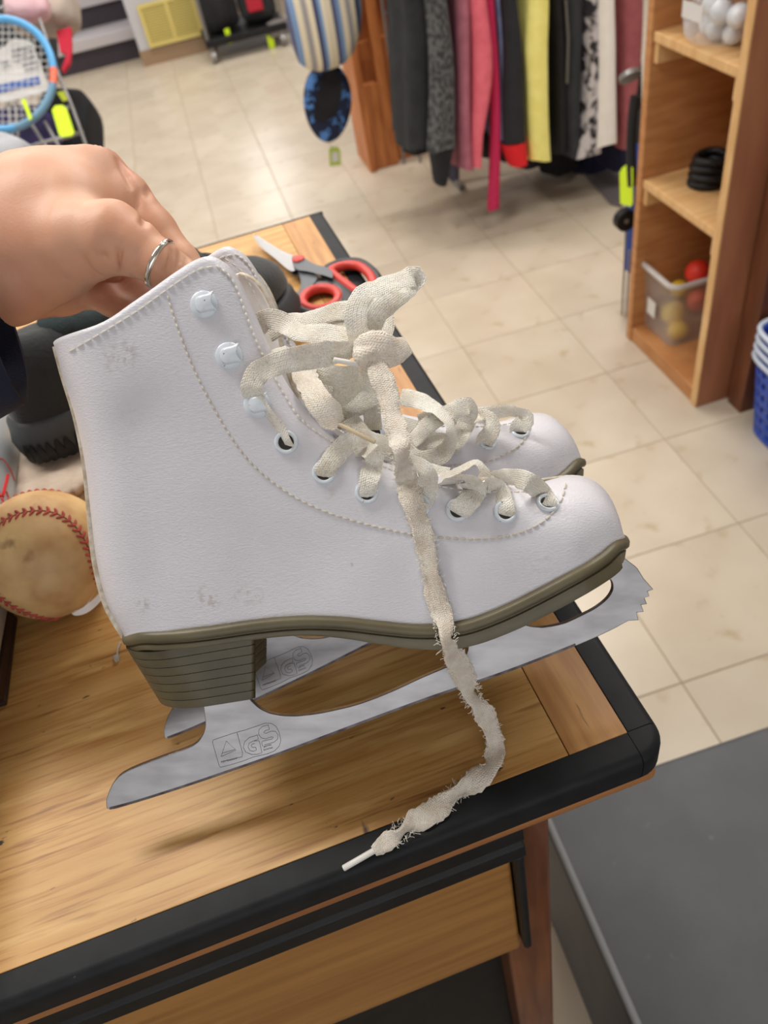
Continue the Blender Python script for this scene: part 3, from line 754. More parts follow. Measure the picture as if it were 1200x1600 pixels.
# ================================================================== LACES
LW = .0080
def resample3(P, n):
    d = np.r_[0, np.cumsum(np.linalg.norm(np.diff(P[:, :3], axis=0), axis=1))]; t = np.linspace(0, d[-1], n); return np.array([np.interp(t, d, P[:, k]) for k in range(P.shape[1])]).T
def addl(name, ctl, m, parent, wd=LW, th=.0008, seed=0, rag=.0, sub=10, lab=None):
    """ctl: (px, py, depth or ('s', mm) or 'd' (lying on the desk), roll in degrees, width factor)"""
    P = []
    for c in ctl:
        px, py, d = c[0], c[1], c[2]; ro = c[3] if len(c) > 3 else 0; wf = c[4] if len(c) > 4 else 1
        if isinstance(d, tuple): d_ = cdepth(surf(px, py, d[1] * .001))
        elif d == 'd': dv = R @ cray(px, py); d_ = (ZD + .0032 - CAM[2]) / dv[2]
        else: d_ = d
        P.append([*c2w(px, py, d_), ro, wf])
    P = catmull(P, sub); L_ = np.linalg.norm(np.diff(P[:, :3], axis=0), axis=1).sum(); n = max(12, int(L_ / .0014)); P = resample3(P, n)
    rnd = random.Random(seed); RR = []; up = None
    NS_ = 12
    for i in range(n):
        c = P[i, :3]; t = P[min(i + 1, n - 1), :3] - P[max(i - 1, 0), :3]; t /= np.linalg.norm(t) + 1e-12
        v = CAM - c; v /= np.linalg.norm(v); s_ = np.cross(t, v); ln = np.linalg.norm(s_)
        if ln < .05 and up is not None: s_ = up
        s_ = s_ / np.linalg.norm(s_)
        if up is not None and s_ @ up < 0 and ln > .2: pass
        up = s_; n_ = np.cross(s_, t); n_ /= np.linalg.norm(n_)
        a = rad(P[i, 3]); wdv = math.cos(a) * s_ + math.sin(a) * n_; tn = -math.sin(a) * s_ + math.cos(a) * n_
        nz = noise.noise(Vector(c * 260 + seed)) ; nz2 = noise.noise(Vector(c * 700 + seed + 5))
        hw = wd / 2 * P[i, 4] * (1 + .10 * nz) ; ring = []
        cur = .0008 * noise.noise(Vector(c * 150 + 9 + seed))
        for k in range(NS_):
            b = 2 * math.pi * k / NS_; cb_, sb_ = math.cos(b), math.sin(b)
            e1 = 1 + rag * (noise.noise(Vector(c * 900 + k * 3.3 + seed)))
            ring.append(c + wdv * hw * cb_ * e1 + tn * (th / 2 * (abs(sb_) ** .6) * (1 if sb_ > 0 else -1) + cur * cb_ * cb_ * 2 + .0003 * nz2 * cb_))
        RR.append(ring)
    q = MB(); q.rings(RR); o = mesh(name, q.V, q.F, m, parent)
    at = o.data.attributes.new('ribbon', 'FLOAT_VECTOR', 'POINT'); step = L_ / n
    for i in range(n):
        for k in range(NS_): at.data[i * NS_ + k].vector = (math.cos(2 * math.pi * k / NS_) * wd / 2, i * step, 0)
    if lab: o['label'] = lab
    return o, P
LC, LO = MT['lace'], MT['lace_old']
ln_ = 0
def L_(ctl, m=LC, **k):
    global ln_
    ln_ += 1; return addl('lace', ctl, m, k.pop('parent', SK), seed=ln_, **k)
E_ = ('s', .3)
# straps out of the lower eyelets and over the throat
L_([(447, 697, ('s', -1)), (446, 692, ('s', .6), 60), (438, 672, ('s', 1.4), 50), (424, 652, ('s', 1.6), 55), (410, 636, ('s', 1.5), 55), (400, 622, ('s', 2), 50)])
L_([(398, 622, ('s', 1.5), 30), (393, 604, ('s', 4), 20), (405, 582, ('s', 6), 5), (440, 566, .305), (490, 556, .308, -5, 1.1), (535, 550, .313, -25), (572, 548, .318, -50, .8)], wd=.0092)
L_([(505, 747, ('s', -1.5)), (506, 741, ('s', 1)), (516, 722, ('s', 2)), (535, 700, ('s', 2.2), 10), (556, 684, .318, 20), (590, 688, .332, 40), (625, 700, .345, 40)], wd=.0088)
L_([(574, 780, ('s', -1.5)), (573, 772, ('s', 1)), (577, 748, ('s', 2.2)), (583, 722, ('s', 2.4)), (580, 706, .318, -20), (556, 700, .33, -50), (520, 690, .345, -50)], wd=.0085)
L_([(655, 797, ('s', -1)), (657, 788, ('s', 1)), (668, 766, ('s', 2.4)), (665, 740, .314, 20), (648, 726, .323, 40), (618, 722, .34, 40)], wd=.0085)
L_([(715, 806, ('s', -1.5), 20), (717, 799, ('s', 1.5)), (733, 782, ('s', 4)), (742, 764, ('s', 5), 0, 1.1), (730, 750, .312, 60), (708, 752, .322, 75), (680, 764, .335, 60)], wd=.0092)
L_([(789, 808, ('s', -1.5)), (789, 801, ('s', 1.2)), (786, 782, ('s', 2.4)), (776, 764, ('s', 2.6), 5), (762, 756, .322, 40), (738, 760, .34, 50)], wd=.0085)
L_([(856, 794, ('s', -1.5)), (855, 787, ('s', 1.2)), (846, 770, ('s', 2.4)), (826, 754, .318, 10), (800, 746, .328, 30), (775, 748, .342, 40)], wd=.0085)
# strands and loops inside the throat
L_([(600, 752, .338, 60), (640, 748, .335, 70), (690, 748, .333, 65), (718, 732, .331, 70), (742, 722, .330, 75), (756, 735, .330, 60), (752, 752, .333, 40), (735, 764, .338, 50)], wd=.0085)
L_([(760, 752, .338, 60), (790, 750, .340, 40), (830, 757, .342, 50)], wd=.006)
L_([(560, 700, .345, 40), (600, 715, .345, 20), (650, 730, .343, 30), (700, 742, .34, 40)], wd=.0085)
L_([(545, 655, .352, 30), (580, 690, .348, 20), (640, 700, .350, 30)], wd=.009)
L_([(470, 560, .338, 20), (478, 590, .325, 10), (495, 622, .316, 0), (515, 648, .315, 0, 1.1), (530, 663, .316, 30, .7)], m=LO, wd=.0105, rag=.12)
L_([(425, 548, .345, 50), (455, 560, .335, 10), (492, 578, .332, 10), (530, 588, .334, -10), (560, 583, .338, -40)], wd=.009)
L_([(470, 545, .350, 20), (500, 600, .342, 10), (520, 622, .340, -10), (548, 606, .342, -30), (566, 590, .345, -30)], wd=.010)
L_([(505, 600, .352, 0), (535, 622, .348, 20), (560, 628, .35, 10), (582, 612, .352, 0), (560, 580, .35, 10)], wd=.009)
L_([(520, 660, .36, 0), (548, 640, .358, 10), (578, 628, .357, 20), (600, 622, .358, 10)], wd=.0095)
L_([(582, 672, .356, 0), (580, 640, .355, 10), (560, 610, .352, 20)], wd=.0085)
L_([(440, 640, .346, 10), (480, 655, .342, 20), (530, 690, .34, 30)], wd=.009)
# upper strands running from the far flap to the knot
L_([(398, 520, .352, 30), (412, 500, .347, -10), (440, 503, .341, 0), (466, 518, .335, 35), (510, 522, .328, 25), (548, 532, .322, 20), (574, 546, .319, 40)], wd=.0092)
L_([(420, 520, .356, 20), (445, 506, .350, 30), (490, 498, .345, 35), (530, 486, .340, 30), (566, 488, .334, 10)], wd=.009)
L_([(450, 520, .350, 30), (500, 512, .344, 50), (540, 506, .338, 20), (565, 520, .33, 30)], wd=.008)
# bow loop, knot, tips
L_([(576, 552, .318, 20), (560, 522, .315, 5), (556, 490, .314, 0), (568, 462, .315, 25), (600, 446, .318, 45), (630, 437, .322, 40), (648, 432, .327, 10), (646, 447, .330, -50), (622, 462, .327, -20), (594, 484, .322, -5), (580, 512, .318, 0, .9), (576, 545, .317, 30, .8)], wd=.0094)
L_([(590, 548, .326, 20), (598, 520, .330, 20), (600, 490, .334, 30), (590, 470, .338, 50)], wd=.0095)
kn, _ = L_([(556, 556, .314, 60, .7), (568, 545, .3115, 10), (590, 546, .3095, 0, 1.25), (612, 548, .311, 0, 1.1), (634, 541, .316, 20, .7)], m=LO, wd=.0118, th=.0038, rag=.1, lab='tight knot of the bow')
L_([(566, 532, .317, 0), (572, 552, .3085, 0, 1.2), (584, 572, .314, 0)], m=LO, wd=.0085, th=.003)
def tip(pa, pb, r, m, parent=SK):
    q = MB(); a, b = c2w(*pa), c2w(*pb); q.tube([a, a * .97 + b * .03, b * .98 + a * .02, b], [r * .8, r, r, r * .8], 10); return mesh('lace_tip', q.V, q.F, m, parent)
tip((564, 570, .312), (521, 562, .309), .0011, MT['aglet'])
tip((530, 663, .3150), (586, 691, .3125), .0009, MT['aglet_old'])
HL = [(586, 560, .3105, 0, .8), (594, 585, .309, 10), (606, 615, .307, 0), (612, 645, .304, 20, .85), (622, 680, .300, -15), (628, 712, .298, 30, .75), (634, 745, ('s', 3.5), 0), (642, 775, ('s', 3.0), 0, 1.05), (655, 812, ('s', 2.2), 25), (664, 850, ('s', 2.2), 0, .95), (672, 890, ('s', 2.2), -25, .8), (681, 930, ('s', 2.4), 0, 1), (692, 965, ('s', 3), 10, .95), (698, 1000, .319, 50, .7),
      (712, 1030, .331, 0, 1.05), (728, 1062, .345, 0, 1.1), (738, 1090, .357, 55, .8), (756, 1115, .367, 0, 1.1), (768, 1140, .376, 30), (774, 1168, 'd', 20, 1.1), (768, 1196, 'd', -45), (744, 1218, 'd', 0, 1.25), (712, 1238, 'd', 45, .85), (686, 1262, 'd', 0, 1.2), (652, 1282, 'd', 10, 1.2), (628, 1298, 'd', 60, .6), (606, 1314, 'd', 0, .9), (584, 1330, 'd', 20, .55)]
hl, HP = L_(HL, m=LO, wd=.0092, th=.0024, rag=.20, sub=14, lab='frayed twisted end of the lace hanging to the desk')
dd = lambda px, py, z=.0022: (ZD + z - CAM[2]) / (R @ cray(px, py))[2]
tip((588, 1327, dd(588, 1327, .003)), (536, 1357, dd(536, 1357, .0022)), .0014, MT['aglet'])
rn = random.Random(3); q = MB()
for k in range(720):
    i = rn.randrange(6, len(HP) - 6); c = HP[i, :3]; t = HP[i + 1, :3] - HP[i, :3]; t /= np.linalg.norm(t); v = CAM - c; v /= np.linalg.norm(v); s_ = np.cross(t, v); s_ /= np.linalg.norm(s_)
    sd = rn.choice((-1, 1)); base = c + s_ * sd * .0030 * rn.uniform(.7, 1.25) + v * rn.uniform(-.0002, .0012); l = rn.uniform(.0012, .0034); pts = [base]
    dr_ = s_ * sd * rn.uniform(.3, 1) + t * rn.uniform(-.9, .9) + v * rn.uniform(-.3, .6)
    for j in range(4):
        dr_ = dr_ / np.linalg.norm(dr_) + np.array([rn.uniform(-.8, .8) for _ in range(3)]) * .8; dr_ /= np.linalg.norm(dr_); pts.append(pts[-1] + dr_ * l / 4)
    q.tube(pts, .00014, 3, cap=False)
o = mesh('frayed_threads', q.V, q.F, LC, SK); o['kind'] = 'stuff'
# far skate laces
def fd(i, dz=.002): c = FRl @ src[i] + FO; return -c[2] - dz
g0, g1, g2 = fd(1), fd(2), fd(3)
FLs = [
    [(809, 676, g0 + .002), (810, 668, g0 - .001), (822, 656, g0 - .003, 20), (812, 646, g0 - .001, 50), (785, 644, g0 + .002, 40), (755, 648, g0 + .005, 20), (735, 652, g0 + .012)],
    [(757, 697, g1 + .002), (758, 688, g1 - .001), (768, 672, g1 - .003), (764, 656, g1 - .002, 20), (745, 650, g1 + .004, 40), (722, 655, g1 + .014)],
    [(703, 704, g2 + .002), (708, 694, g2 - .002), (722, 674, g2 - .004), (735, 652, g2 - .002, 20), (752, 646, g2 + .006, 40)],
    [(626, 620, .388, 10), (655, 626, .382, 20), (688, 646, .376, 50), (706, 672, .372, 60), (700, 698, .372, 30), (678, 716, .372, 0), (648, 716, .374, 0), (620, 690, .380, 20)],
    [(645, 690, .384, 40), (668, 664, .380, 20), (700, 646, .378, 10), (728, 634, .376, 5), (738, 640, .378, 60), (728, 652, .383, 20), (690, 650, .388, 10), (655, 660, .392)],
    [(640, 700, .385, 10), (675, 690, .382, 10), (712, 690, .380, 30), (722, 672, .382, 10)],
    [(600, 650, .392, 20), (640, 668, .388, 10), (680, 668, .388, 30)],
]
for c in FLs: L_(c, parent=SK2, wd=.0088)
# ================================================================== HAND (one continuous skin surface)
def smin(a, b, k): h_ = np.clip(.5 + .5 * (b - a) / k, 0, 1); return b * (1 - h_) + a * h_ - k * h_ * (1 - h_)
def rcone(X, a, b, ra, rb):
    ab = b - a; L2 = ab @ ab; t = np.clip(((X - a) @ ab) / L2, 0, 1); return np.linalg.norm(X - (a + t[:, None] * ab), axis=1) - (ra + (rb - ra) * t)
def cp(px, py, d): return np.array(cray(px, py) * d)
def pr(r, d): return r * d / F
def chain(X, pts, k=.004):
    out = None
    for (x0, y0, d0, r0), (x1, y1, d1, r1) in zip(pts[:-1], pts[1:]):
        s_ = rcone(X, cp(x0, y0, d0), cp(x1, y1, d1), pr(r0, d0), pr(r1, d1)); out = s_ if out is None else smin(out, s_, k)
    return out
palm = [[(-420, 540, .372, 112), (-150, 440, .362, 108), (0, 392, .356, 96)], [(0, 350, .358, 86), (80, 325, .356, 78)], [(0, 420, .352, 84), (70, 400, .345, 74)], [(70, 345, .35, 88), (110, 345, .35, 84)]]
fingers = dict(
    index=[(60, 312, .360, 70), (148, 274, .360, 46), (196, 310, .362, 38), (240, 362, .363, 35), (282, 410, .362, 29), (312, 440, .360, 22)],
    thumb=[(60, 388, .345, 74), (125, 378, .334, 62), (176, 372, .329, 55), (205, 384, .3285, 44), (250, 412, .3285, 34.5), (280, 432, .3315, 30), (318, 452, .3345, 25)],
    middle=[(70, 390, .375, 74), (140, 400, .385, 48), (190, 432, .386, 34), (228, 462, .378, 28), (262, 482, .366, 24)],
    ring=[(60, 420, .378, 68), (120, 425, .388, 46), (170, 442, .390, 32), (206, 470, .380, 27), (236, 492, .366, 23)],
    pinky=[(40, 438, .372, 66), (95, 448, .376, 44), (140, 452, .380, 28), (176, 470, .376, 24), (205, 492, .366, 20)])
def hand_sdf(X):
    d = None
    for c in palm: s_ = chain(X, c, .010); d = s_ if d is None else smin(d, s_, .014)
    for nme, kk in (('index', .008), ('middle', .004), ('ring', .003), ('pinky', .003), ('thumb', .006)):
        d = smin(d, chain(X, fingers[nme], .003), kk)
    # skin folds
    for (a, b, dep, sg) in FOLD:
        A_, B_ = a, b; ab = B_ - A_; t = np.clip(((X - A_) @ ab) / (ab @ ab), 0, 1); r_ = np.linalg.norm(X - (A_ + t[:, None] * ab), axis=1)
        d = d + dep * np.exp(-(r_ / sg) ** 2) * np.sin(np.pi * np.clip(t * .9 + .05, 0, 1)) ** .5
    return d
FOLD = []
def project_front(px, py):
    """first hit of the pixel's ray with the hand"""
    ts = np.linspace(.26, .42, 400); X = np.array([cp(px, py, t) for t in ts]); d = hand_sdf(X); k = np.argmax(d < 0); return ts[k] if d[k] < 0 else None
fold_px = [((164, 398), (188, 434), .0009, .0011), ((150, 396), (178, 436), .0004, .0011), ((186, 386), (193, 430), .0007, .0010), ((130, 402), (160, 434), .0004, .0012),
           ((233, 296), (224, 350), .0012, .0011), ((303, 352), (272, 374), .0008, .0012), ((184, 250), (206, 292), .0006, .0011), ((205, 262), (204, 322), .0006, .0012),
           ((269, 388), (262, 424), .0006, .0008), ((281, 394), (275, 428), .0006, .0008), ((291, 402), (286, 434), .0005, .0008), ((215, 298), (214, 330), .0004, .0011)]
_f = []
for a, b, dep, sg in fold_px:
    da, db = project_front(*a), project_front(*b)
    if da and db: _f.append((cp(a[0], a[1], da), cp(b[0], b[1], db), dep * 3.6, max(sg, .0015)))
FOLD = _f
def surface_nets(fn, lo, hi, vx):
    nx, ny, nz = [int((h_ - l_) / vx) + 1 for l_, h_ in zip(lo, hi)]
    gx, gy, gz = np.meshgrid(lo[0] + np.arange(nx) * vx, lo[1] + np.arange(ny) * vx, lo[2] + np.arange(nz) * vx, indexing='ij')
    X = np.stack([gx, gy, gz], -1).reshape(-1, 3); D = np.concatenate([fn(X[i:i + 200000]) for i in range(0, len(X), 200000)]).reshape(nx, ny, nz)
    ins = D < 0; c = np.zeros((nx - 1, ny - 1, nz - 1), int)
    for i in (0, 1):
        for j in (0, 1):
            for k in (0, 1): c += ins[i:nx - 1 + i, j:ny - 1 + j, k:nz - 1 + k]
    act = (c > 0) & (c < 8); I = np.argwhere(act); idx = -np.ones(act.shape, int); idx[act] = np.arange(len(I))
    acc = np.zeros((len(I), 3)); cn = np.zeros(len(I))
    cor_ = [(i, j, k) for i in (0, 1) for j in (0, 1) for k in (0, 1)]
    for a in range(8):
        for b in range(a + 1, 8):
            ca, cb_ = np.array(cor_[a]), np.array(cor_[b])
            if abs(ca - cb_).sum() != 1: continue
            da = D[tuple((I + ca).T)]; db = D[tuple((I + cb_).T)]; m_ = (da < 0) != (db < 0); t = np.where(m_, da / np.where(m_, da - db, 1), 0)
            acc += np.where(m_[:, None], ca + (cb_ - ca) * t[:, None], 0); cn += m_
    V = (I + acc / cn[:, None]) * vx + np.array(lo); Fc = []
    for ax in range(3):
        sl0 = [slice(None)] * 3; sl1 = [slice(None)] * 3; sl0[ax] = slice(0, -1); sl1[ax] = slice(1, None)
        E2 = np.argwhere(ins[tuple(sl0)] != ins[tuple(sl1)]); u_, v_ = [(1, 2), (2, 0), (0, 1)][ax]
        E2 = E2[(E2[:, u_] > 0) & (E2[:, v_] > 0) & (E2[:, u_] < D.shape[u_] - 1) & (E2[:, v_] < D.shape[v_] - 1)]
        du = np.zeros(3, int); du[u_] = 1; dv = np.zeros(3, int); dv[v_] = 1
        q_ = np.stack([idx[tuple((E2 - du - dv).T)], idx[tuple((E2 - dv).T)], idx[tuple(E2.T)], idx[tuple((E2 - du).T)]], 1); Fc.append(q_[(q_ >= 0).all(1)])
    return V, np.concatenate(Fc)
Vh, Fh = surface_nets(hand_sdf, (-.17, -.02, -.43), (-.055, .165, -.285), .00092)
# the sampled box ends inside the sleeve; vertices there are capped by the cuff
Vw = CAM + Vh @ R.T
hand = mesh('person', Vw, Fh, MT['skin'])
tag(hand, 'bare left hand reaching in from the left, thumb and finger pinching the boot collar', 'person')
lap = hand.modifiers.new('sm', 'SMOOTH'); lap.factor = .4; lap.iterations = 1
# ring
rc = cp(250, 412, .3285); ax_ = cp(262, 421, .3290) - cp(236, 403, .3285); ax_ /= np.linalg.norm(ax_); ax_ = ax_ + np.array([0, .12, 0]); ax_ /= np.linalg.norm(ax_)
u_ = np.cross(ax_, [0, 0, 1]); u_ /= np.linalg.norm(u_); v_ = np.cross(ax_, u_); rr_ = pr(36.3, .3285)
q = MB(); RR = []
for k in range(128):
    a = 2 * math.pi * k / 128; dirr = math.cos(a) * u_ + math.sin(a) * v_
    RR.append([CAM + R @ (rc + dirr * (rr_ + .0004 + .0009 * math.cos(b)) + ax_ * .0012 * math.sin(b)) for b in [2 * math.pi * j / 10 for j in range(10)]])
q.rings(RR, close=True); ro = mesh('ring', q.V, q.F, MT['silver'], hand); ro['label'] = 'plain silver thumb ring'
# sleeve
def sleeve():
    q = MB(); st = [(0, 0, 1.0), (-.4, 0, 1.0), (-.42, 0, .97)]
    c0 = cp(-18, 450, .352); major = cp(40, 630, .352) - c0; La = np.linalg.norm(major); major /= La; axd = cp(-200, 520, .362) - c0; axd /= np.linalg.norm(axd); axd -= major * (axd @ major) * .5; axd /= np.linalg.norm(axd)
    minor = np.cross(axd, major); minor /= np.linalg.norm(minor)
    # tip the cuff so its near edge bulges towards the hand
    RR = []
    segs = [(.030, .90), (.006, .92), (.0, .955), (-.0, 1.0), (.003, 1.02), (.010, 1.03), (.02, 1.03), (.032, 1.04), (.05, 1.05), (.075, 1.07), (.11, 1.1), (.17, 1.15)]
    for j, (t, s_) in enumerate(segs):
        ring = []
        for k in range(64):
            a = 2 * math.pi * k / 64; wob = 1 + .03 * math.sin(3 * a + t * 60) + .02 * math.sin(5 * a - t * 90)
            bul = .016 * math.sin(a) * (1 if True else 0)
            p_ = c0 + axd * (t - bul * 1.0) + major * math.cos(a) * La * s_ * wob + minor * math.sin(a) * La * .72 * s_ * wob; ring.append(CAM + R @ p_)
        RR.append(ring)
    q.rings(RR, cap=False); o = mesh('sleeve', q.V, q.F, MT['navy'], hand); o['label'] = 'loose navy sleeve cuff'; return o
sleeve()
# ================================================================== THINGS ON THE DESK
def depth_on(px, py, k, z0):
    dz = (R @ cray(px, py))[2]; return (CAM[2] - z0) / (k - dz)
bd = depth_on(72, 866, 100.5 / F, ZD); br = 100.5 * bd / F; bc = c2w(72, 866, bd)
BALL = thing('baseball', 'scuffed yellowed baseball with red stitching, on the desk behind the boot heel', 'ball', loc=bc - np.array([0, 0, br]))
q = MB(); NL, NM = 40, 64; RR = []
bm = bmesh.new(); bmesh.ops.create_icosphere(bm, subdivisions=5, radius=br)
cov = bpy.data.meshes.new('cover'); bm.to_mesh(cov); bm.free()
for p_ in cov.polygons: p_.use_smooth = True
cov.materials.append(MT['ballleather']); o = bpy.data.objects.new('cover', cov); COL.objects.link(o); o.parent = BALL; o.location = (0, 0, br)
def seam(t):
    A_ = .44; al_ = math.pi / 2 - (math.pi / 2 - A_) * math.cos(t); be_ = t / 2 + A_ * math.sin(2 * t)
    return np.array([math.sin(al_) * math.cos(be_), math.sin(al_) * math.sin(be_), math.cos(al_)])
SPs = resample(np.array([seam(4 * math.pi * k / 1200) for k in range(1201)]), 109)
CR = R @ np.array([[0.3639, 0.8228, -0.4366], [-0.3394, 0.5536, 0.7605], [0.8674, -0.1286, 0.4807]])    # seam orientation given in camera axes
q = MB(); q.tube([bc + CR @ (s_ * br * .9985) for s_ in [seam(4 * math.pi * k / 500) for k in range(500)]], .00045, 6, close=True)
o = mesh('seam', q.V, q.F, mat('seam_line', S(120, 72, 50), .8), BALL)
q = MB()
for i in range(108):
    a, b = SPs[i], SPs[i + 1]; t = b - a; t /= np.linalg.norm(t); n_ = a / np.linalg.norm(a); s_ = np.cross(n_, t)
    for sd in (-1, 1):
        p0 = n_ * 1.004 + t * .004; p1 = n_ + s_ * sd * .085 - t * .055
        pm = (p0 + p1) / 2; pm = pm / np.linalg.norm(pm) * 1.017; p0 = p0 / np.linalg.norm(p0) * 1.006; p1 = p1 / np.linalg.norm(p1) * .998
        q.tube([bc + CR @ (p_ * br) for p_ in (p0, pm, p1)], [.0007, .00085, .0006], 6)
o = mesh('stitching', q.V, q.F, MT['redthread'], BALL); o['kind'] = 'stuff'; o['label'] = 'red double stitches'
def on_ball(px, py, k=1.0):
    d = R @ cray(px, py); L = CAM - bc; A_ = d @ d; B_ = 2 * d @ L; C_ = L @ L - (br * k) ** 2; ds_ = B_ * B_ - 4 * A_ * C_
    if ds_ < 0: ds_ = 0
    return CAM + d * ((-B_ - math.sqrt(ds_)) / (2 * A_))
pp = catmull([(112, 957), (124, 953), (134, 945), (146, 928), (156, 912), (168, 905), (166, 925), (152, 945), (135, 958), (118, 962)], 4, close=True)
V = [on_ball(a, b, 1.004) for a, b in pp]; V.append(on_ball(145, 938, 1.005)); n = len(pp)
o = mesh('bare_patch', V, [(i, (i + 1) % n, n) for i in range(n)], MT['lining'], BALL); o['label'] = 'clean white patch of cover'
# scissors
SZ = ZD
SC = thing('scissors', 'grey and red handled scissors lying on the desk beside the black shoe', 'scissors', loc=onz(500, 450, ZD))
def dz(px, py, z): return onz(px, py, ZD + z)
mgrey = mat('scissor_grey', S(98, 102, 108), .45); mred = mat('scissor_red', S(206, 62, 54), .4); mdark = mat('scissor_dark', S(46, 48, 54), .5)
q = MB()
bt = [(398, 366), (404, 382), (430, 404), (455, 424), (466, 414), (462, 402), (430, 386)]
bt = catmull(bt, 3, close=True); q.rings([[dz(a, b, .009) for a, b in bt], [dz(a, b, .0115) for a, b in bt]]); mesh('scissor_blade', q.V, q.F, mat('scissor_steel', S(205, 205, 208), .25, 1.0), SC, smooth=False)
q = MB(); bt2 = catmull([(404, 376), (440, 412), (462, 432), (470, 420), (440, 396)], 3, close=True); q.rings([[dz(a, b, .0055) for a, b in bt2], [dz(a, b, .008) for a, b in bt2]]); mesh('scissor_blade', q.V, q.F, bpy.data.materials['scissor_steel'], SC, smooth=False)
def hloop(name, pts, r, m, z, close=True, flat=.8):
    P = catmull([dz(a, b, z) for a, b in pts], 6, close); q = MB(); q.tube(P, r, 10, close=close); o = mesh(name, q.V, q.F, m, SC); return o
lo = [(501 + 34 * math.cos(a), 469 + 21 * math.sin(a) - 4 * math.cos(a)) for a in [2 * math.pi * k / 14 for k in range(14)]]
li = [(501 + 28 * math.cos(a), 467 + 16.5 * math.sin(a) - 3 * math.cos(a)) for a in [2 * math.pi * k / 14 for k in range(14)]]
hloop('handle', lo, .0050, mgrey, .0052); hloop('finger_grip', li, .0044, mred, .0078)
uo = [(512, 422), (535, 412), (562, 412), (584, 428), (592, 448), (582, 470), (560, 466), (540, 452), (520, 436)]
ui = [(518, 423), (538, 415), (560, 416), (578, 430), (584, 448), (576, 462), (560, 458), (543, 446), (526, 433)]
hloop('handle', uo, .0050, mdark, .0052); hloop('finger_grip', ui, .0044, mred, .0080)
def blob(name, pts, z0, z1, m, sm=4):
    P = catmull(pts, sm, close=True); q = MB(); q.rings([[dz(a, b, z0) for a, b in P], [dz(a, b, z1) for a, b in P]]); o = q.build(name, m, SC, smooth=True, bevel=.0015); return o
blob('handle_shank', [(456, 402), (470, 400), (490, 412), (515, 420), (520, 434), (505, 430), (480, 424), (462, 420)], .006, .014, mgrey)
blob('handle_shank', [(466, 418), (484, 422), (496, 434), (484, 450), (470, 462), (470, 440)], .003, .011, mgrey)
blob('handle_shank', [(500, 430), (520, 434), (545, 456), (560, 476), (540, 492), (520, 495), (536, 478), (530, 458), (514, 442)], .001, .010, mdark)
q = MB(); c = dz(466, 405, .0142); q.rings([[c + np.array([.0062 * s_ * math.cos(a), .0062 * s_ * math.sin(a), h_]) for a in [2 * math.pi * k / 20 for k in range(20)]] for s_, h_ in ((1, 0), (1, .001), (.8, .002))]); o = mesh('pivot_cap', q.V, q.F, mred, SC)
# black shoe behind the near boot, resting on a folded ribbed hat
A0 = onz(44, 720, ZD + .030); B0 = onz(455, 470, ZD + .012); axs = B0 - A0; axs[2] = 0; LS = np.linalg.norm(axs) ; axs /= LS; sdv = np.array([-axs[1], axs[0], 0])
SHO = thing('shoe', 'black suede shoe with notched rubber sole behind the near boot, partly on a ribbed hat', 'shoe', loc=(A0 + B0) / 2)
print('shoe length', LS)
def shoe_ring(s_, zlo, wsc, k=40):
    return None
def shoe_plan(inset=0, k=56):
    out = []
    for i in range(k):
        a = 2 * math.pi * i / k; s_ = .5 - .5 * math.cos(a); y = math.sin(a)
        wv = np.interp(s_, [0, .1, .3, .5, .75, .9, 1], [.036, .040, .038, .039, .049, .047, .040]) - inset
        out.append((s_ * (LS - 2 * inset) + inset, (abs(y) ** .62) * (1 if y > 0 else -1) * wv))
    return out
def sz(s_): return .030 * (1 - s_ / LS) + .012 * (s_ / LS) + ZD
q = MB(); RR = []
for ins, h_ in ((.004, .0), (.0, .004), (-.001, .014), (.0015, .022), (.003, .030), (.006, .033)):
    RR.append([A0 * [1, 1, 0] + axs * s_ + sdv * y + np.array([0, 0, sz(s_) + h_ * (1.0 if s_ < LS * .5 else .7)]) for s_, y in shoe_plan(ins)])
q.rings(RR); o = mesh('rubber_sole', q.V, q.F, mat('charcoal_rubber', S(62, 65, 68), .6, bump=.3, bscale=200), SHO)
q = MB(); RR = []
hts = [(.0055, .028, .028), (.007, .045, .036), (.010, .066, .042), (.015, .080, .046), (.021, .088, .049), (.028, .092, .051), (.033, .092, .051)]
for ins, hh, ht in hts:
    RR.append([A0 * [1, 1, 0] + axs * s_ + sdv * y + np.array([0, 0, sz(s_) + (hh * (1 - s_ / LS) + ht * (s_ / LS))]) for s_, y in shoe_plan(ins)])
q.rings(RR); o = mesh('shoe_upper', q.V, q.F, mat('black_suede', S(30, 34, 36), .85, bump=.5, bscale=400, sheen=.3, col2=S(22, 25, 27), scale=40), SHO)
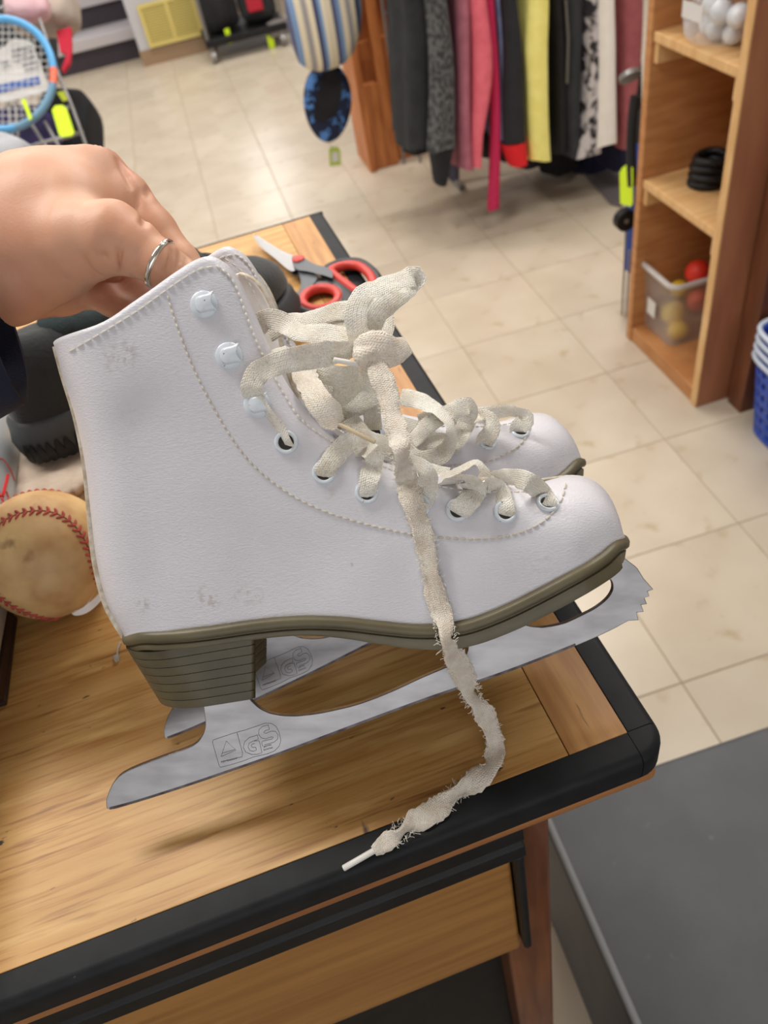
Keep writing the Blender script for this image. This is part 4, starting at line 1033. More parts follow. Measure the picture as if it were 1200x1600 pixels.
# teardrop notches in the heel wall
pln = shoe_plan(-.0012, 400); 
arr = np.array([A0[:2] + axs[:2] * s_ + sdv[:2] * y for s_, y in pln]); V3 = [np.r_[a, sz(pln[i][0]) + .010] for i, a in enumerate(arr)]
prj = []
for v in V3:
    c = R.T @ (v - CAM); prj.append((600 + F * c[0] / -c[2], 800 - F * c[1] / -c[2], -c[2]))
for tx in (40, 47, 56, 67, 80, 94, 110, 127):
    cand = [(abs(p_[0] - tx) + (0 if p_[1] > 640 else 1e3), i) for i, p_ in enumerate(prj)]; i = min(cand)[1]
    c = V3[i]; t = np.r_[arr[(i + 1) % 400] - arr[i - 1], 0]; t /= np.linalg.norm(t); nn = np.array([t[1], -t[0], 0])
    if nn @ (CAM - c) < 0: nn = -nn
    q = MB(); ring = []
    for k in range(14):
        a = 2 * math.pi * k / 14; yv = math.sin(a) * .0088; xv = math.cos(a) * .0032 * (1 - .5 * math.sin(a)); ring.append(c + t * xv + np.array([0, 0, 1]) * (yv + .001))
    q.rings([[p_ + nn * .0002 for p_ in ring], [c + (p_ - c) * .92 + nn * .0008 for p_ in ring]]); mesh('tread_notch', q.V, q.F, MT['blk'], SHO)
# shoe opening and laces lump in dark green mesh
q = MB(); c0 = A0 * [1, 1, 0] + axs * LS * .42 + np.array([0, 0, ZD + .030 * .58 + .012 * .42 + .070]); RR = []
for s_, h_ in ((.040, 0), (.041, .010), (.037, .018), (.030, .020), (.027, .012), (.024, -.002)):
    RR.append([c0 + axs * s_ * 1.5 * math.cos(a) + sdv * s_ * .78 * math.sin(a) + np.array([0, 0, h_ + .004 * math.cos(2 * a)]) for a in [2 * math.pi * k / 32 for k in range(32)]])
q.rings(RR); mesh('ankle_collar', q.V, q.F, mat('dark_green_mesh', S(44, 60, 62), .8, bump=.5, bscale=600, col2=S(36, 48, 50), scale=90), SHO)
q = MB()
for k in range(4):
    cc = c0 + axs * (.045 + .012 * k) + np.array([0, 0, .012 - .006 * k]); q.tube(catmull([cc - sdv * .026 + axs * .008, cc - sdv * .012 + np.array([0, 0, .008]), cc + np.array([0, 0, .006]), cc + sdv * .014 + np.array([0, 0, .010]), cc + sdv * .026], 5), .003, 8)
mesh('shoe_lace', q.V, q.F, MT['blk'], SHO)
# ribbed hat
hc = onz(118, 792, ZD) ; hatm = mat('ribbed_wool', S(204, 186, 168), .95, bump=.9, bscale=260, bstretch=(1, 1, .2), bdist=.001, col2=S(186, 166, 148), scale=60, sheen=.4)
HAT = thing('knitted_hat', 'beige ribbed knitted hat under the black shoe, behind the baseball', 'hat', loc=hc)
for k in range(3):
    q = MB(); RR = []
    for h_, s_ in ((0, .9), (.0015, .97), (.004, 1.0), (.0065, .985), (.0085, .95), (.009, .8)):
        ring = []
        for i in range(260):
            a = 2 * math.pi * i / 260; rib = 1 + .028 * (1 if math.sin(a * 48) > 0 else 0) * (1 if .9 < s_ < 1.1 else 0)
            ring.append(hc + axs * (.022 + .062 * s_ * rib * math.cos(a)) + sdv * (.032 + .052 * s_ * rib * math.sin(a)) + np.array([.001 * k, 0, k * .0092 + h_]))
        RR.append(ring)
    q.rings(RR); mesh('folded_layer', q.V, q.F, hatm, HAT)
# bat
BA, BB_ = onz(-26, 652, ZD + .031), onz(-62, 860, ZD + .031); bdv = (BB_ - BA) / np.linalg.norm(BB_ - BA)
BAT = thing('baseball_bat', 'silver aluminium baseball bat with red lettering at the left edge of the desk', 'bat', loc=onz(-26, 652, ZD))
q = MB(); P = []; rr = []
for t, r_ in ((0, .010), (.0015, .020), (.005, .027), (.012, .0305), (.03, .031), (.20, .031), (.26, .028), (.36, .02), (.44, .014)): P.append(BA + bdv * t + np.array([0, 0, 0])); rr.append(r_)
q.tube(P, rr, 48); mesh('barrel', q.V, q.F, mat('brushed_silver', S(198, 204, 208), .34, .25, col2=S(184, 190, 194), scale=20), BAT)
q = MB(); q.tube([BA + bdv * .020, BA + bdv * .0245], .0312, 48); mesh('end_band', q.V, q.F, mat('band_grey', S(120, 124, 128), .4), BAT)
def on_bat(px, py):
    d = R @ cray(px, py); best = None
    for t in np.linspace(.30, .8, 1500):
        p_ = CAM + d * t; v = p_ - BA; r_ = np.linalg.norm(v - bdv * (v @ bdv))
        if r_ < .0312: return p_
    return None
mrb = mat('red_print', S(205, 40, 48), .4)
q = MB()
for pl_, rr_ in (([(-8, 722), (2, 716), (10, 724), (18, 738), (23, 752)], .0004), ([(-6, 762), (2, 778), (9, 756), (12, 742)], .0012), ([(2, 778), (8, 790)], .0010), ([(10, 768), (14, 780)], .0007)):
    P = [on_bat(a, b) for a, b in resample(catmull([np.array(p_, float) for p_ in pl_], 5), 9)]; P = [p_ for p_ in P if p_ is not None]
    if len(P) > 2: q.tube(P, rr_, 6)
if q.V: o = mesh('lettering', q.V, q.F, mrb, BAT); o['label'] = 'red print'
# dark tray at the far left
a, b = onz(14, 948, ZD + .012), onz(-4, 1085, ZD + .012)
TR = thing('wooden_tray', 'dark brown wooden tray edge at the left side of the desk, below the baseball', 'tray', loc=(a + b) / 2 * [1, 1, 0] + np.array([0, 0, ZD]))
u_ = (b - a) / np.linalg.norm(b - a); v_ = np.array([u_[1], -u_[0], 0]); v_ = v_ if v_[0] < 0 else -v_
dkw = mat('dark_brown_wood', S(58, 34, 26), .5, col2=S(44, 26, 20), scale=20, stretch=(1, 8, 1))
def obox(name, o_, u, v, lu, lv, z0, z1, m, parent, bevel=.001):
    q = MB(); P = [o_ + u * x + v * y for x, y in ((0, 0), (lu, 0), (lu, lv), (0, lv))]; q.rings([[np.r_[p_[:2], z0] for p_ in P], [np.r_[p_[:2], z1] for p_ in P]]); return q.build(name, m, parent, smooth=False, bevel=bevel)
L2 = np.linalg.norm(b - a)
obox('tray_base', a, u_, v_, L2, .10, ZD + .0002, ZD + .004, dkw, TR); obox('tray_side', a, u_, v_, L2, .006, ZD + .004, ZD + .012, dkw, TR); obox('tray_side', a + v_ * .006, u_, v_, .006, .088, ZD + .004, ZD + .012, dkw, TR); obox('tray_side', a + v_ * .094, u_, v_, L2, .006, ZD + .004, ZD + .012, dkw, TR)
# hanging hang-tag string thread bit near the heel
P = catmull([dz(188, 1003, .001), dz(184, 1014, .0015), dz(183, 1026, .001)], 5); q = MB(); q.tube(P, .0006, 6); q.tube([dz(182, 1026, .001), dz(183, 1032, .001)], [.0022, .0015], 8)
TH = mesh('tag_fastener', q.V, q.F, mat('clear_plastic', S(230, 226, 214), .3, trans=.5)); tag(TH, 'tiny clear plastic tag fastener on the desk beside the boot heel', 'fastener')

# ================================================================== BENCH
BN = thing('bench', 'charcoal vinyl bench with a grey piped edge at the lower right', 'bench', loc=(.1, -.8, 0))
bx0, by1, bzt = -.386, -.262, .335
o = box('bench_body', (bx0, -1.5, 0), (.75, by1, bzt), MT['bench'], BN, bevel=.012)
q = MB(); q.tube([(bx0 + .006, -1.49, bzt - .001), (bx0 + .006, by1 - .012, bzt - .001)], .0045, 10); o = mesh('piping', q.V, q.F, mat('grey_piping', S(128, 130, 132), .6), BN); o['label'] = 'lighter grey piping'

# ================================================================== SHELF UNIT (right)
fx, y0, y1, dpt, HT = .43, .683, 1.043, .34, 1.55
SH = thing('shelf_unit', 'open pine shelf unit with three compartments at the right, facing left', 'shelf', loc=(fx + dpt / 2, (y0 + y1) / 2, 0))
th = .024
box('side_panel', (fx, y0, 0), (fx + dpt, y0 + th, HT), MT['ply_red'], SH)
box('side_panel', (fx, y1 - th, 0), (fx + dpt, y1, HT), MT['ply'], SH)
box('back_board', (fx + dpt - .01, y0 + th, 0), (fx + dpt, y1 - th, HT), MT['ply'], SH, bevel=0)
box('front_strip', (fx - .004, y0, 0), (fx, y0 + th, HT), MT['pine'], SH)
box('front_strip', (fx - .004, y1 - th, 0), (fx, y1, HT), MT['ply'], SH)
box('base_board', (fx, y0 + th, 0), (fx + dpt - .01, y1 - th, .042), MT['ply'], SH)
for z in (.452, .766, 1.1, 1.45):
    box('shelf_board', (fx, y0 + th + .001, z - .02), (fx + dpt - .011, y1 - th - .001, z), MT['pine'], SH)
    for ya, yb in ((y0 + th, y0 + th + .016), (y1 - th - .016, y1 - th)): box('cleat', (fx + .004, ya, z - .062), (fx + dpt - .02, yb, z - .0205), MT['pine'], SH)
CB = box('cabinet', (.506, .618, 0), (1.1, .672, 1.5), mat('cabinet_wood', S(120, 70, 44), .5, col2=S(96, 54, 34), scale=5, stretch=(6, 6, 1)))
tag(CB, 'reddish brown wooden board end panel behind the blue basket stack', 'panel')
# plastic bin with balls
cn = onz(1043, 545, .05); bxl, byn = cn[0], cn[1]; print('bin', cn, onz(1008, 528, .05))
BIN = thing('plastic_bin', 'translucent plastic bin of balls in the bottom compartment of the shelf unit', 'bin', loc=(bxl + .1, byn + .07, .0425))
clr = mat('cloudy_plastic', S(238, 234, 230), .3, trans=.6, alpha=.32)
bw, bl_ = .225, .17
def rrect(x0, y0_, x1, y1_, r_, z, n_=6):
    out = []
    for cx, cy, a0 in ((x1 - r_, y1_ - r_, 0), (x0 + r_, y1_ - r_, 90), (x0 + r_, y0_ + r_, 180), (x1 - r_, y0_ + r_, 270)):
        for k in range(n_): a = rad(a0 + 90 * k / (n_ - 1)); out.append((cx + r_ * math.cos(a), cy + r_ * math.sin(a), z))
    return out
q = MB(); g = .012
q.rings([rrect(bxl + g, byn + g, bxl + bw - g, byn + bl_ - g, .02, .0430), rrect(bxl, byn, bxl + bw, byn + bl_, .024, .225)], cap=False); n = 24
q.F.append(tuple(range(n)))
o = mesh('bin_body', q.V, q.F, clr, BIN); so = o.modifiers.new('t', 'SOLIDIFY'); so.thickness = .0018
q = MB(); q.tube(rrect(bxl - .004, byn - .004, bxl + bw + .004, byn + bl_ + .004, .026, .225), .0075, 8, close=True); mesh('bin_rim', q.V, q.F, mat('bin_rim_white', S(214, 208, 204), .4, trans=.2), BIN)
q = MB(); q.box((bxl - .0014, byn + .075, .10), (bxl - .0006, byn + .115, .145)); o = mesh('sticker', q.V, q.F, MT['white'], BIN)
def ball(px, py, xx, r_, m, lab, grp):
    c = onx(px, py, xx); c = np.array([c[0], min(max(c[1], byn + r_ + .012), byn + bl_ - r_ - .012), max(c[2], .046 + r_)])
    bm = bmesh.new(); bmesh.ops.create_uvsphere(bm, u_segments=24, v_segments=16, radius=r_); me = bpy.data.meshes.new('play_ball'); bm.to_mesh(me); bm.free()
    for p_ in me.polygons: p_.use_smooth = True
    me.materials.append(m); o = bpy.data.objects.new('play_ball', me); COL.objects.link(o); o.location = c; tag(o, lab, 'ball', grp); return o
mye = mat('yellow_ball', S(232, 200, 40), .6); mrd = mat('red_ball', S(226, 56, 40), .5); mor = mat('orange_ball', S(206, 84, 64), .6)
xb = bxl + .05
ball(1052, 488, xb, .030, mye, 'pale yellow ball in the bin, left of the stack', 'balls in the bin')
ball(1071, 525, xb, .026, mye, 'yellow ball at the bottom of the plastic bin', 'balls in the bin')
ball(1060, 452, xb + .03, .024, mye, 'bright yellow ball just below the bin rim', 'balls in the bin')
ball(1090, 425, xb + .055, .031, mrd, 'bright red ball rising above the bin rim', 'balls in the bin')
ball(1092, 472, xb + .045, .027, mor, 'dull red ball under the bright red one in the bin', 'balls in the bin')
# black coil on the middle shelf
cc = onz(1104, 288, .452); cc[0] = max(cc[0], fx + .06)
CO = thing('cable_coil', 'black coiled strap stacked on the middle shelf board', 'cable', loc=cc)
for k in range(4):
    q = MB(); r_ = (.036, .038, .034, .033)[k]; off = np.array([.002 * (k % 2), -.003 * (k % 2), .009 + .0175 * k]); q.tube([cc + off + np.array([r_ * math.cos(a), r_ * math.sin(a), .002 * math.sin(a * 2)]) for a in [2 * math.pi * j / 36 for j in range(36)]], .0088, 10, close=True)
    mesh('coil_loop', q.V, q.F, MT['blk'], CO)
# bag of golf balls on the upper shelf
mgb = mat('golf_white', S(228, 232, 238), .3, bump=.5, bscale=260, bump_kind='voronoi', bdist=.0006)
gb = [(1139, 49, .0213), (1124, 45, .0213), (1131, 20, .0213), (1112, 38, .0213), (1150, 24, .0213), (1116, 12, .0213)]
labs = ['front golf ball at the edge of the upper shelf', 'golf ball left of the front one on the upper shelf', 'golf ball in the second layer, middle of the bag', 'leftmost golf ball in the clear bag', 'rightmost golf ball of the second layer', 'uppermost golf ball in the clear bag']
gpos = []
for (px, py, r_), lb in zip(gb, labs):
    z = .766 + r_ if py > 30 else .766 + r_ * 2.7
    c = onz(px, py, z); c[0] = max(c[0], fx + .03); gpos.append(c)
for i in range(60):
    for a in range(len(gpos)):
        for b in range(len(gpos)):
            if a != b:
                d = gpos[b] - gpos[a]; L = np.linalg.norm(d)
                if L < .0434: gpos[b] = gpos[b] + d / (L + 1e-9) * (.0434 - L) * .5; gpos[a] = gpos[a] - d / (L + 1e-9) * (.0434 - L) * .5
    for a in range(len(gpos)): gpos[a][2] = max(gpos[a][2], .7875)
bm = bmesh.new(); bmesh.ops.create_uvsphere(bm, u_segments=28, v_segments=18, radius=.0213); gme = bpy.data.meshes.new('golf_ball'); bm.to_mesh(gme); bm.free()
for p_ in gme.polygons: p_.use_smooth = True
gme.materials.append(mgb)
for c, lb in zip(gpos, labs):
    o = bpy.data.objects.new('golf_ball', gme); COL.objects.link(o); o.location = c; tag(o, lb, 'ball', 'golf balls on the upper shelf')
gc = sum(gpos) / len(gpos)
q = MB(); RR = []
for h_, s_ in ((-.030, .052), (-.015, .064), (.01, .068), (.04, .058), (.065, .035), (.08, .012), (.10, .022)):
    RR.append([np.array([gc[0] + s_ * 1.05 * math.cos(a) * (1 + .06 * math.sin(5 * a)), gc[1] + s_ * 1.05 * math.sin(a) * (1 + .06 * math.cos(4 * a)), max(.768, gc[2] + h_)]) for a in [2 * math.pi * j / 30 for j in range(30)]])
q.rings(RR, cap=False); BG = mesh('plastic_bag', q.V, q.F, mat('clear_film', S(240, 242, 246), .12, trans=.9, alpha=.35)); tag(BG, 'clear plastic bag holding golf balls on the upper shelf', 'bag')
q = MB(); cL = gc + np.array([-.072, -.01, .03]); q.box(cL - [.0006, .035, .014], cL + [.0006, .035, .014]); o = mesh('paper_label', q.V, q.F, MT['white'], BG)
# blue baskets at the right edge
bke = onz(1186, 712, 0); bkx, bky = bke[0], bke[1]
BX, BY = bkx + .118, bky - .03
blu = mat('blue_plastic', S(38, 76, 176), .4); rimw = mat('basket_rim', S(196, 206, 222), .4)
top = onx(1186, 560, bkx - .01)[2]; print('basket', bke, top)
for k in range(4):
    z1 = top - .03 + .022 * k; z0 = z1 - .24 if k else 0; z0 = max(0.001 + .022 * k, z1 - .26)
    BK = thing('basket', ['lowest blue perforated basket, standing on the floor at the right edge', 'blue basket nested second from the bottom of the stack', 'blue basket nested third from the bottom of the stack', 'topmost blue basket with a pale rim in the stack'][k], 'basket', loc=(BX, BY, z0), group='nested blue shopping baskets')
    q = MB(); NR_, NZ_ = 72, 13 if k == 0 else 4
    zz0 = z0 if k == 0 else z1 - .05
    grid = []
    for j in range(NZ_ + 1):
        z = zz0 + (z1 - zz0) * j / NZ_; f_ = (z - z0) / (z1 - z0); hx, hy = .088 + .020 * f_, .13 + .022 * f_; ring = []
        for i in range(NR_):
            a = 2 * math.pi * i / NR_; sx = abs(math.cos(a)) ** .35 * (1 if math.cos(a) > 0 else -1); sy = abs(math.sin(a)) ** .35 * (1 if math.sin(a) > 0 else -1); ring.append((BX + hx * sx, BY + hy * sy, z))
        grid.append(ring)
    q.V = [p_ for r_ in grid for p_ in r_]
    for j in range(NZ_):
        for i in range(NR_):
            if j % 2 == 1 and i % 2 == 1 and 0 < j < NZ_ - 1: continue
            q.F.append((j * NR_ + i, j * NR_ + (i + 1) % NR_, (j + 1) * NR_ + (i + 1) % NR_, (j + 1) * NR_ + i))
    if k == 0: q.F.append(tuple(range(NR_)))
    o = mesh('basket_wall', q.V, q.F, blu, BK); so = o.modifiers.new('t', 'SOLIDIFY'); so.thickness = .0018
    q = MB(); q.tube([(BX + (p_[0] - BX) * 1.03, BY + (p_[1] - BY) * 1.02, z1) for p_ in grid[-1]], .0055, 8, close=True); mesh('basket_rim', q.V, q.F, rimw if k < 3 else rimw, BK)
# golf bag behind the shelf unit
GX, GY = .515, 1.125
GB = thing('golf_bag', 'blue and black golf bag with a lime tag, standing behind the shelf unit', 'golf bag', loc=(GX, GY, 0))
gblue = mat('bag_blue', S(28, 70, 160), .6); gblk = mat('bag_black', S(20, 20, 24), .7)
q = MB(); RR = [[(GX + r_ * math.cos(a), GY + r_ * math.sin(a), z) for a in [2 * math.pi * k / 28 for k in range(28)]] for z, r_ in ((.14, .03), (.155, .056), (.30, .060), (.50, .058))]
q.rings(RR); mesh('bag_body', q.V, q.F, gblue, GB)
q = MB(); RR = [[(GX + r_ * math.cos(a), GY + r_ * math.sin(a), z) for a in [2 * math.pi * k / 28 for k in range(28)]] for z, r_ in ((.501, .058), (.54, .05), (.58, .034), (.74, .028), (.75, .036), (.77, .036))]
q.rings(RR); mesh('bag_top', q.V, q.F, gblk, GB)
q = MB(); q.tube(catmull([onx(993, 150, GX - .085), onx(988, 190, GX - .09), onx(986, 240, GX - .09), onx(988, 290, GX - .088)], 5), .012, 8); mesh('shoulder_strap', q.V, q.F, gblk, GB)
q = MB(); q.tube([onx(983, 115, GX - .09), onx(985, 122, GX - .09)], [.026, .026], 14); o = mesh('strap_clip', q.V, q.F, MT['grey_metal'], GB)
def slab(name, pxs, X, m, parent, t=.002, ax=0):
    f_ = {0: onx, 1: ony}[ax]; P = [f_(a, b, X) for a, b in pxs]; off = np.zeros(3); off[ax] = t; q = MB(); q.rings([P, [p_ + off for p_ in P]]); return mesh(name, q.V, q.F, m, parent, smooth=False)
slab('price_tag', [(972, 262), (978, 258), (988, 262), (988, 318), (985, 323), (969, 318), (968, 270)], GX - .095, MT['lime'], GB)
wc = onx(976, 343, GX - .088); q = MB(); q.tube([wc + [0, -.012, 0], wc + [0, .012, 0]], .027, 24); mesh('wheel', q.V, q.F, MT['blk'], GB)
q = MB(); q.tube([wc + [-.001, -.0125, 0], wc + [0, .0125, 0]], .006, 12); mesh('wheel_hub', q.V, q.F, MT['grey_metal'], GB)
q = MB(); q.tube([onx(978, 362, GX - .088), onz(972, 492, .004)], .003, 8); q.tube([onx(984, 390, GX - .09), onz(978, 495, .004)], .003, 8); mesh('stand_leg', q.V, q.F, MT['grey_metal'], GB)

# ================================================================== CLOTHES RACK
RK = thing('clothes_rack', 'metal clothes rack carrying the row of hanging garments', 'rack', loc=(.7, 2.0, 0))
q = MB(); q.tube([(.0, 2.02, 1.50), (1.60, 2.02, 1.50)], .012, 12); mesh('rail', q.V, q.F, MT['grey_metal'], RK)
for xx in (.35, 1.53):
    q = MB(); q.tube([(xx, 2.32, .03), (xx, 2.32, 1.49), (xx, 2.30, 1.50), (xx, 2.02, 1.50)], .012, 10); mesh('upright', q.V, q.F, MT['grey_metal'], RK)
    q = MB(); q.tube([(xx, 2.22, .02), (xx, 2.6, .02)], .014, 10); mesh('foot', q.V, q.F, MT['grey_metal'], RK)
def garment(name, label, cat, outline, m, Y=1.80, dep=.26, cuff=None, fold=3, ph=0, extra=None):
    """outline: (py, x_left, x_right) rows from top to hem, traced where the garment hangs"""
    rows = []
    for py, xl, xr in outline:
        a, b = ony(xl, py, Y), ony(xr, py, Y); rows.append((a[0], b[0], (a[2] + b[2]) / 2))
    x0, x1, z = rows[0]; dz_ = (rows[0][2] - rows[1][2])
    top = [(x0 * .75 + x1 * .25 if False else x0, x1, 1.20), ((x0 + x1) / 2 - .02, (x0 + x1) / 2 + .02, 1.44)]
    allr = [top[1], top[0]] + rows
    zs = [r_[2] for r_ in allr]; o_ = []
    n_ = 26; tt = np.linspace(zs[0], zs[-1], n_); zr = np.array(zs[::-1]); xls = np.interp(tt, zr, [r_[0] for r_ in allr[::-1]]); xrs = np.interp(tt, zr, [r_[1] for r_ in allr[::-1]])
    RR = []
    for k in range(n_):
        cx, hw = (xls[k] + xrs[k]) / 2, (xrs[k] - xls[k]) / 2; f_ = min(1, .35 + k / 6); ring = []
        for i in range(40):
            a = 2 * math.pi * i / 40; c_, s_ = math.cos(a), math.sin(a); wv = 1 + .12 * math.sin(fold * 2 * a + ph + k * .05)
            ring.append((cx + hw * wv * (abs(c_) ** .7) * (1 if c_ > 0 else -1) + .006 * math.sin(k * .4 + ph), Y + dep / 2 * f_ + (dep / 2 * f_) * s_ + (1 - f_) * dep * .4, tt[k] + .006 * math.sin(3 * a + ph) * (k == n_ - 1)))
        RR.append(ring)
    if cuff:
        G_ = thing(name, label, cat, loc=(RR[-1][0][0], Y + dep / 2, tt[-1]), group='garments on the clothes rack')
        q = MB(); q.rings(RR); mesh('cloth_body', q.V, q.F, m, G_)
        (cpy, cxl, cxr, cm) = cuff; a, b = ony(cxl, cpy, Y), ony(cxr, cpy, Y); zb = a[2]; q = MB(); last = RR[-1]; ring2 = []
        cx0 = sum(p_[0] for p_ in last) / 40; hw0 = (max(p_[0] for p_ in last) - min(p_[0] for p_ in last)) / 2
        for zz in (tt[-1], tt[-1] - .012, zb):
            t_ = (tt[-1] - zz) / (tt[-1] - zb); cx = cx0 * (1 - t_) + (a[0] + b[0]) / 2 * t_; hw = hw0 * .85 * (1 - t_) + (b[0] - a[0]) / 2 * t_
            ring2.append([(cx + hw * math.cos(2 * math.pi * i / 24), Y + .05 + .05 * math.sin(2 * math.pi * i / 24), zz) for i in range(24)])
        q.rings(ring2); mesh('cuff', q.V, q.F, cm, G_)
        return G_
    q = MB(); q.rings(RR); o = mesh(name, q.V, q.F, m); tag(o, label, cat, 'garments on the clothes rack'); return o
fab = lambda n_, c, c2=None, **k: mat(n_, c, .9, col2=c2, scale=k.pop('scale', 30), **k)
f_char = fab('charcoal_cloth', S(44, 46, 50), S(34, 36, 40)); f_black = fab('black_cloth', S(22, 22, 26), S(30, 31, 36)); f_navy = fab('navy_fabric', S(28, 32, 62))
garment('jacket', 'dark charcoal jacket at the left end of the garment row', 'jacket', [(0, 626, 684), (120, 630, 682), (235, 640, 684)], f_char, Y=1.86, ph=.5)
garment('hooded_sweater', 'grey mottled patterned sleeve with a black cuff', 'sweater', [(0, 672, 702), (100, 676, 712), (237, 677, 719)], fab('mottled_grey', S(96, 97, 98), S(50, 52, 55), scale=60, lo=.45, hi=.55, stretch=(2, 1, 1)), cuff=(294, 686, 704, f_black), dep=.1)
garment('slim_trousers', 'dusky blue-grey trousers between the mottled grey and mauve garments', 'trousers', [(0, 700, 716), (100, 704, 718), (283, 710, 722)], fab('slate', S(70, 70, 90)), Y=1.9, dep=.12)
garment('mauve_shirt', 'dusty mauve shirt beside the pink one', 'shirt', [(0, 711, 738), (120, 717, 742), (266, 722, 748)], fab('mauve', S(176, 108, 124), S(160, 96, 112)), Y=1.82, dep=.2, ph=2)
garment('pink_shirt', 'salmon pink shirt with a tapering sleeve', 'shirt', [(0, 734, 764), (100, 738, 776), (150, 740, 774), (215, 742, 762), (264, 745, 759)], fab('pink', S(236, 116, 132), S(226, 104, 122)), dep=.16, ph=1)
garment('crimson_scarf', 'long crimson strip of cloth hanging lowest in the row', 'scarf', [(0, 762, 778), (120, 768, 782), (328, 768, 784)], fab('crimson', S(196, 40, 88)), Y=1.83, dep=.05, fold=1)
garment('denim_shirt', 'pale blue denim edge beside the crimson strip', 'shirt', [(0, 774, 784), (120, 781, 789), (222, 782, 792)], fab('pale_denim', S(138, 152, 190), S(110, 124, 170)), Y=1.84, dep=.2)
garment('black_sweater', 'black sweater with a bright red cuff', 'sweater', [(0, 783, 812), (120, 788, 826), (226, 791, 833)], fab('soft_black', S(40, 41, 48), S(34, 35, 41)), cuff=(265, 803, 831, fab('bright_red', S(226, 34, 44))), dep=.2, ph=.8)
garment('leopard_blouse', 'brown leopard-print blouse edge beside the yellow garment', 'blouse', [(0, 808, 824), (80, 812, 828), (180, 816, 828)], fab('leopard', S(120, 88, 70), S(40, 32, 32), scale=140, lo=.45, hi=.5), Y=1.88, dep=.2)
garment('yellow_shirt', 'pale yellow shirt in the middle of the row', 'shirt', [(0, 824, 864), (80, 822, 864), (130, 828, 866), (252, 836, 871)], fab('yellow', S(252, 246, 150), S(246, 238, 136)), Y=1.79, dep=.16, ph=1.7)
garment('zip_jacket', 'black jacket with a grey zip right of the yellow shirt', 'jacket', [(0, 864, 884), (120, 868, 886), (242, 872, 892)], f_black, Y=1.84, dep=.25)
zj = [o for o in COL.objects if o.name == 'zip_jacket'][0]
q = MB(); q.tube([ony(884, 0, 1.83), ony(888, 60, 1.83), ony(886, 130, 1.83)], .0035, 6); mesh('zip', q.V, q.F, MT['grey_metal'], zj)
garment('grey_coat', 'slate grey coat between the zip jacket and the black-and-white print', 'coat', [(0, 884, 922), (120, 886, 920), (200, 886, 918), (248, 890, 915)], fab('slate_grey', S(56, 60, 64), S(48, 51, 55)), Y=1.84, ph=2.4)
garment('print_blouse', 'black and white cloudy printed blouse', 'blouse', [(0, 917, 944), (120, 917, 940), (200, 914, 944), (246, 902, 950)], fab('cloud_print', S(206, 202, 206), S(40, 38, 46), scale=26, lo=.46, hi=.56), Y=1.81, dep=.2)
garment('white_trousers', 'off-white trousers near the right end of the row', 'trousers', [(0, 938, 968), (120, 936, 968), (228, 935, 974)], fab('off_white', S(252, 250, 247), S(247, 244, 240)), Y=1.79, dep=.14, fold=1)
garment('navy_dress', 'navy dress behind the off-white trousers', 'dress', [(0, 966, 978), (120, 968, 984), (268, 962, 992)], f_navy, Y=1.87, dep=.25)
garment('rose_cardigan', 'dusty rose cardigan at the right end of the row', 'cardigan', [(0, 974, 1014), (100, 973, 1008), (150, 974, 1000), (235, 978, 990)], fab('dusty_rose', S(172, 98, 104), S(160, 88, 94)), Y=1.80, dep=.2)
for i, (xl, xr, pb, c) in enumerate(((640, 700, 240, f_black), (700, 760, 238, f_char), (756, 806, 248, f_black), (800, 856, 262, f_char), (850, 910, 272, f_black), (905, 960, 276, f_navy), (955, 1010, 268, f_black))):  # dark coats added behind the row to fill its shadowed lower part
    garment('filler_coat', ['black coat behind the mottled grey sleeve', 'charcoal coat behind the pink shirt', 'black coat behind the crimson strip', 'charcoal coat behind the yellow shirt', 'black coat behind the slate grey coat', 'navy coat behind the white trousers', 'black coat behind the rose cardigan'][i], 'coat', [(0, xl, xr), (100, xl + 2, xr), (pb, xl + 4, xr)], c, Y=2.06, dep=.2, ph=i)
MTL = obj_m = mat('grey_mat', S(104, 98, 100), .9)
mp = [onz(a, b, .006) for a, b in ((905, 262), (968, 262), (972, 322), (955, 318))]
q = MB(); q.rings([[p_ * [1, 1, 0] + [0, 0, .0005] for p_ in mp], [p_ for p_ in mp]]); FM = mesh('floor_mat', q.V, q.F, MTL, smooth=False); tag(FM, 'grey floor mat below the right end of the garments', 'mat')
# striped bag, blue oval, tag and their arm
HA = thing('display_stand', 'tall grey stand with the striped bag and blue mitt hanging from it', 'stand', loc=(-.12, 2.45, 0))
q = MB(); q.tube([(.14, 2.95, .0), (.14, 2.95, 1.3), ], .012, 10); mesh('pole', q.V, q.F, MT['grey_metal'], HA)
q = MB(); q.tube([(.14, 2.95, 1.3), (-.09, 2.24, 1.3)], .010, 10); mesh('arm', q.V, q.F, MT['grey_metal'], HA)
mst = stripes_mat('striped_canvas', [(0, S(226, 216, 190)), (.16, S(86, 92, 126)), (.26, S(120, 152, 196)), (.36, S(226, 216, 190)), (.50, S(158, 154, 156)), (.62, S(226, 216, 190)), (.74, S(70, 76, 110)), (.84, S(124, 156, 200)), (.92, S(232, 224, 202))], 0, .135)
Y0 = 2.2; q = MB(); RR = []
lv = [(106, 492, 530), (100, 478, 544), (88, 466, 556), (60, 456, 566), (30, 449, 568), (0, 444, 566), (-60, 440, 560), (-140, 455, 545), (-190, 492, 510)]
for py, xl, xr in lv:
    a, b = ony(xl, py, Y0), ony(xr, py, Y0); cx, hw, z = (a[0] + b[0]) / 2, (b[0] - a[0]) / 2, (a[2] + b[2]) / 2
    RR.append([(cx + hw * math.cos(t) * (1 + .03 * math.sin(7 * t)), Y0 + hw * .75 * math.sin(t) * (1 + .05 * math.sin(6 * t)), z) for t in [2 * math.pi * k / 48 for k in range(48)]])
q.rings(RR)
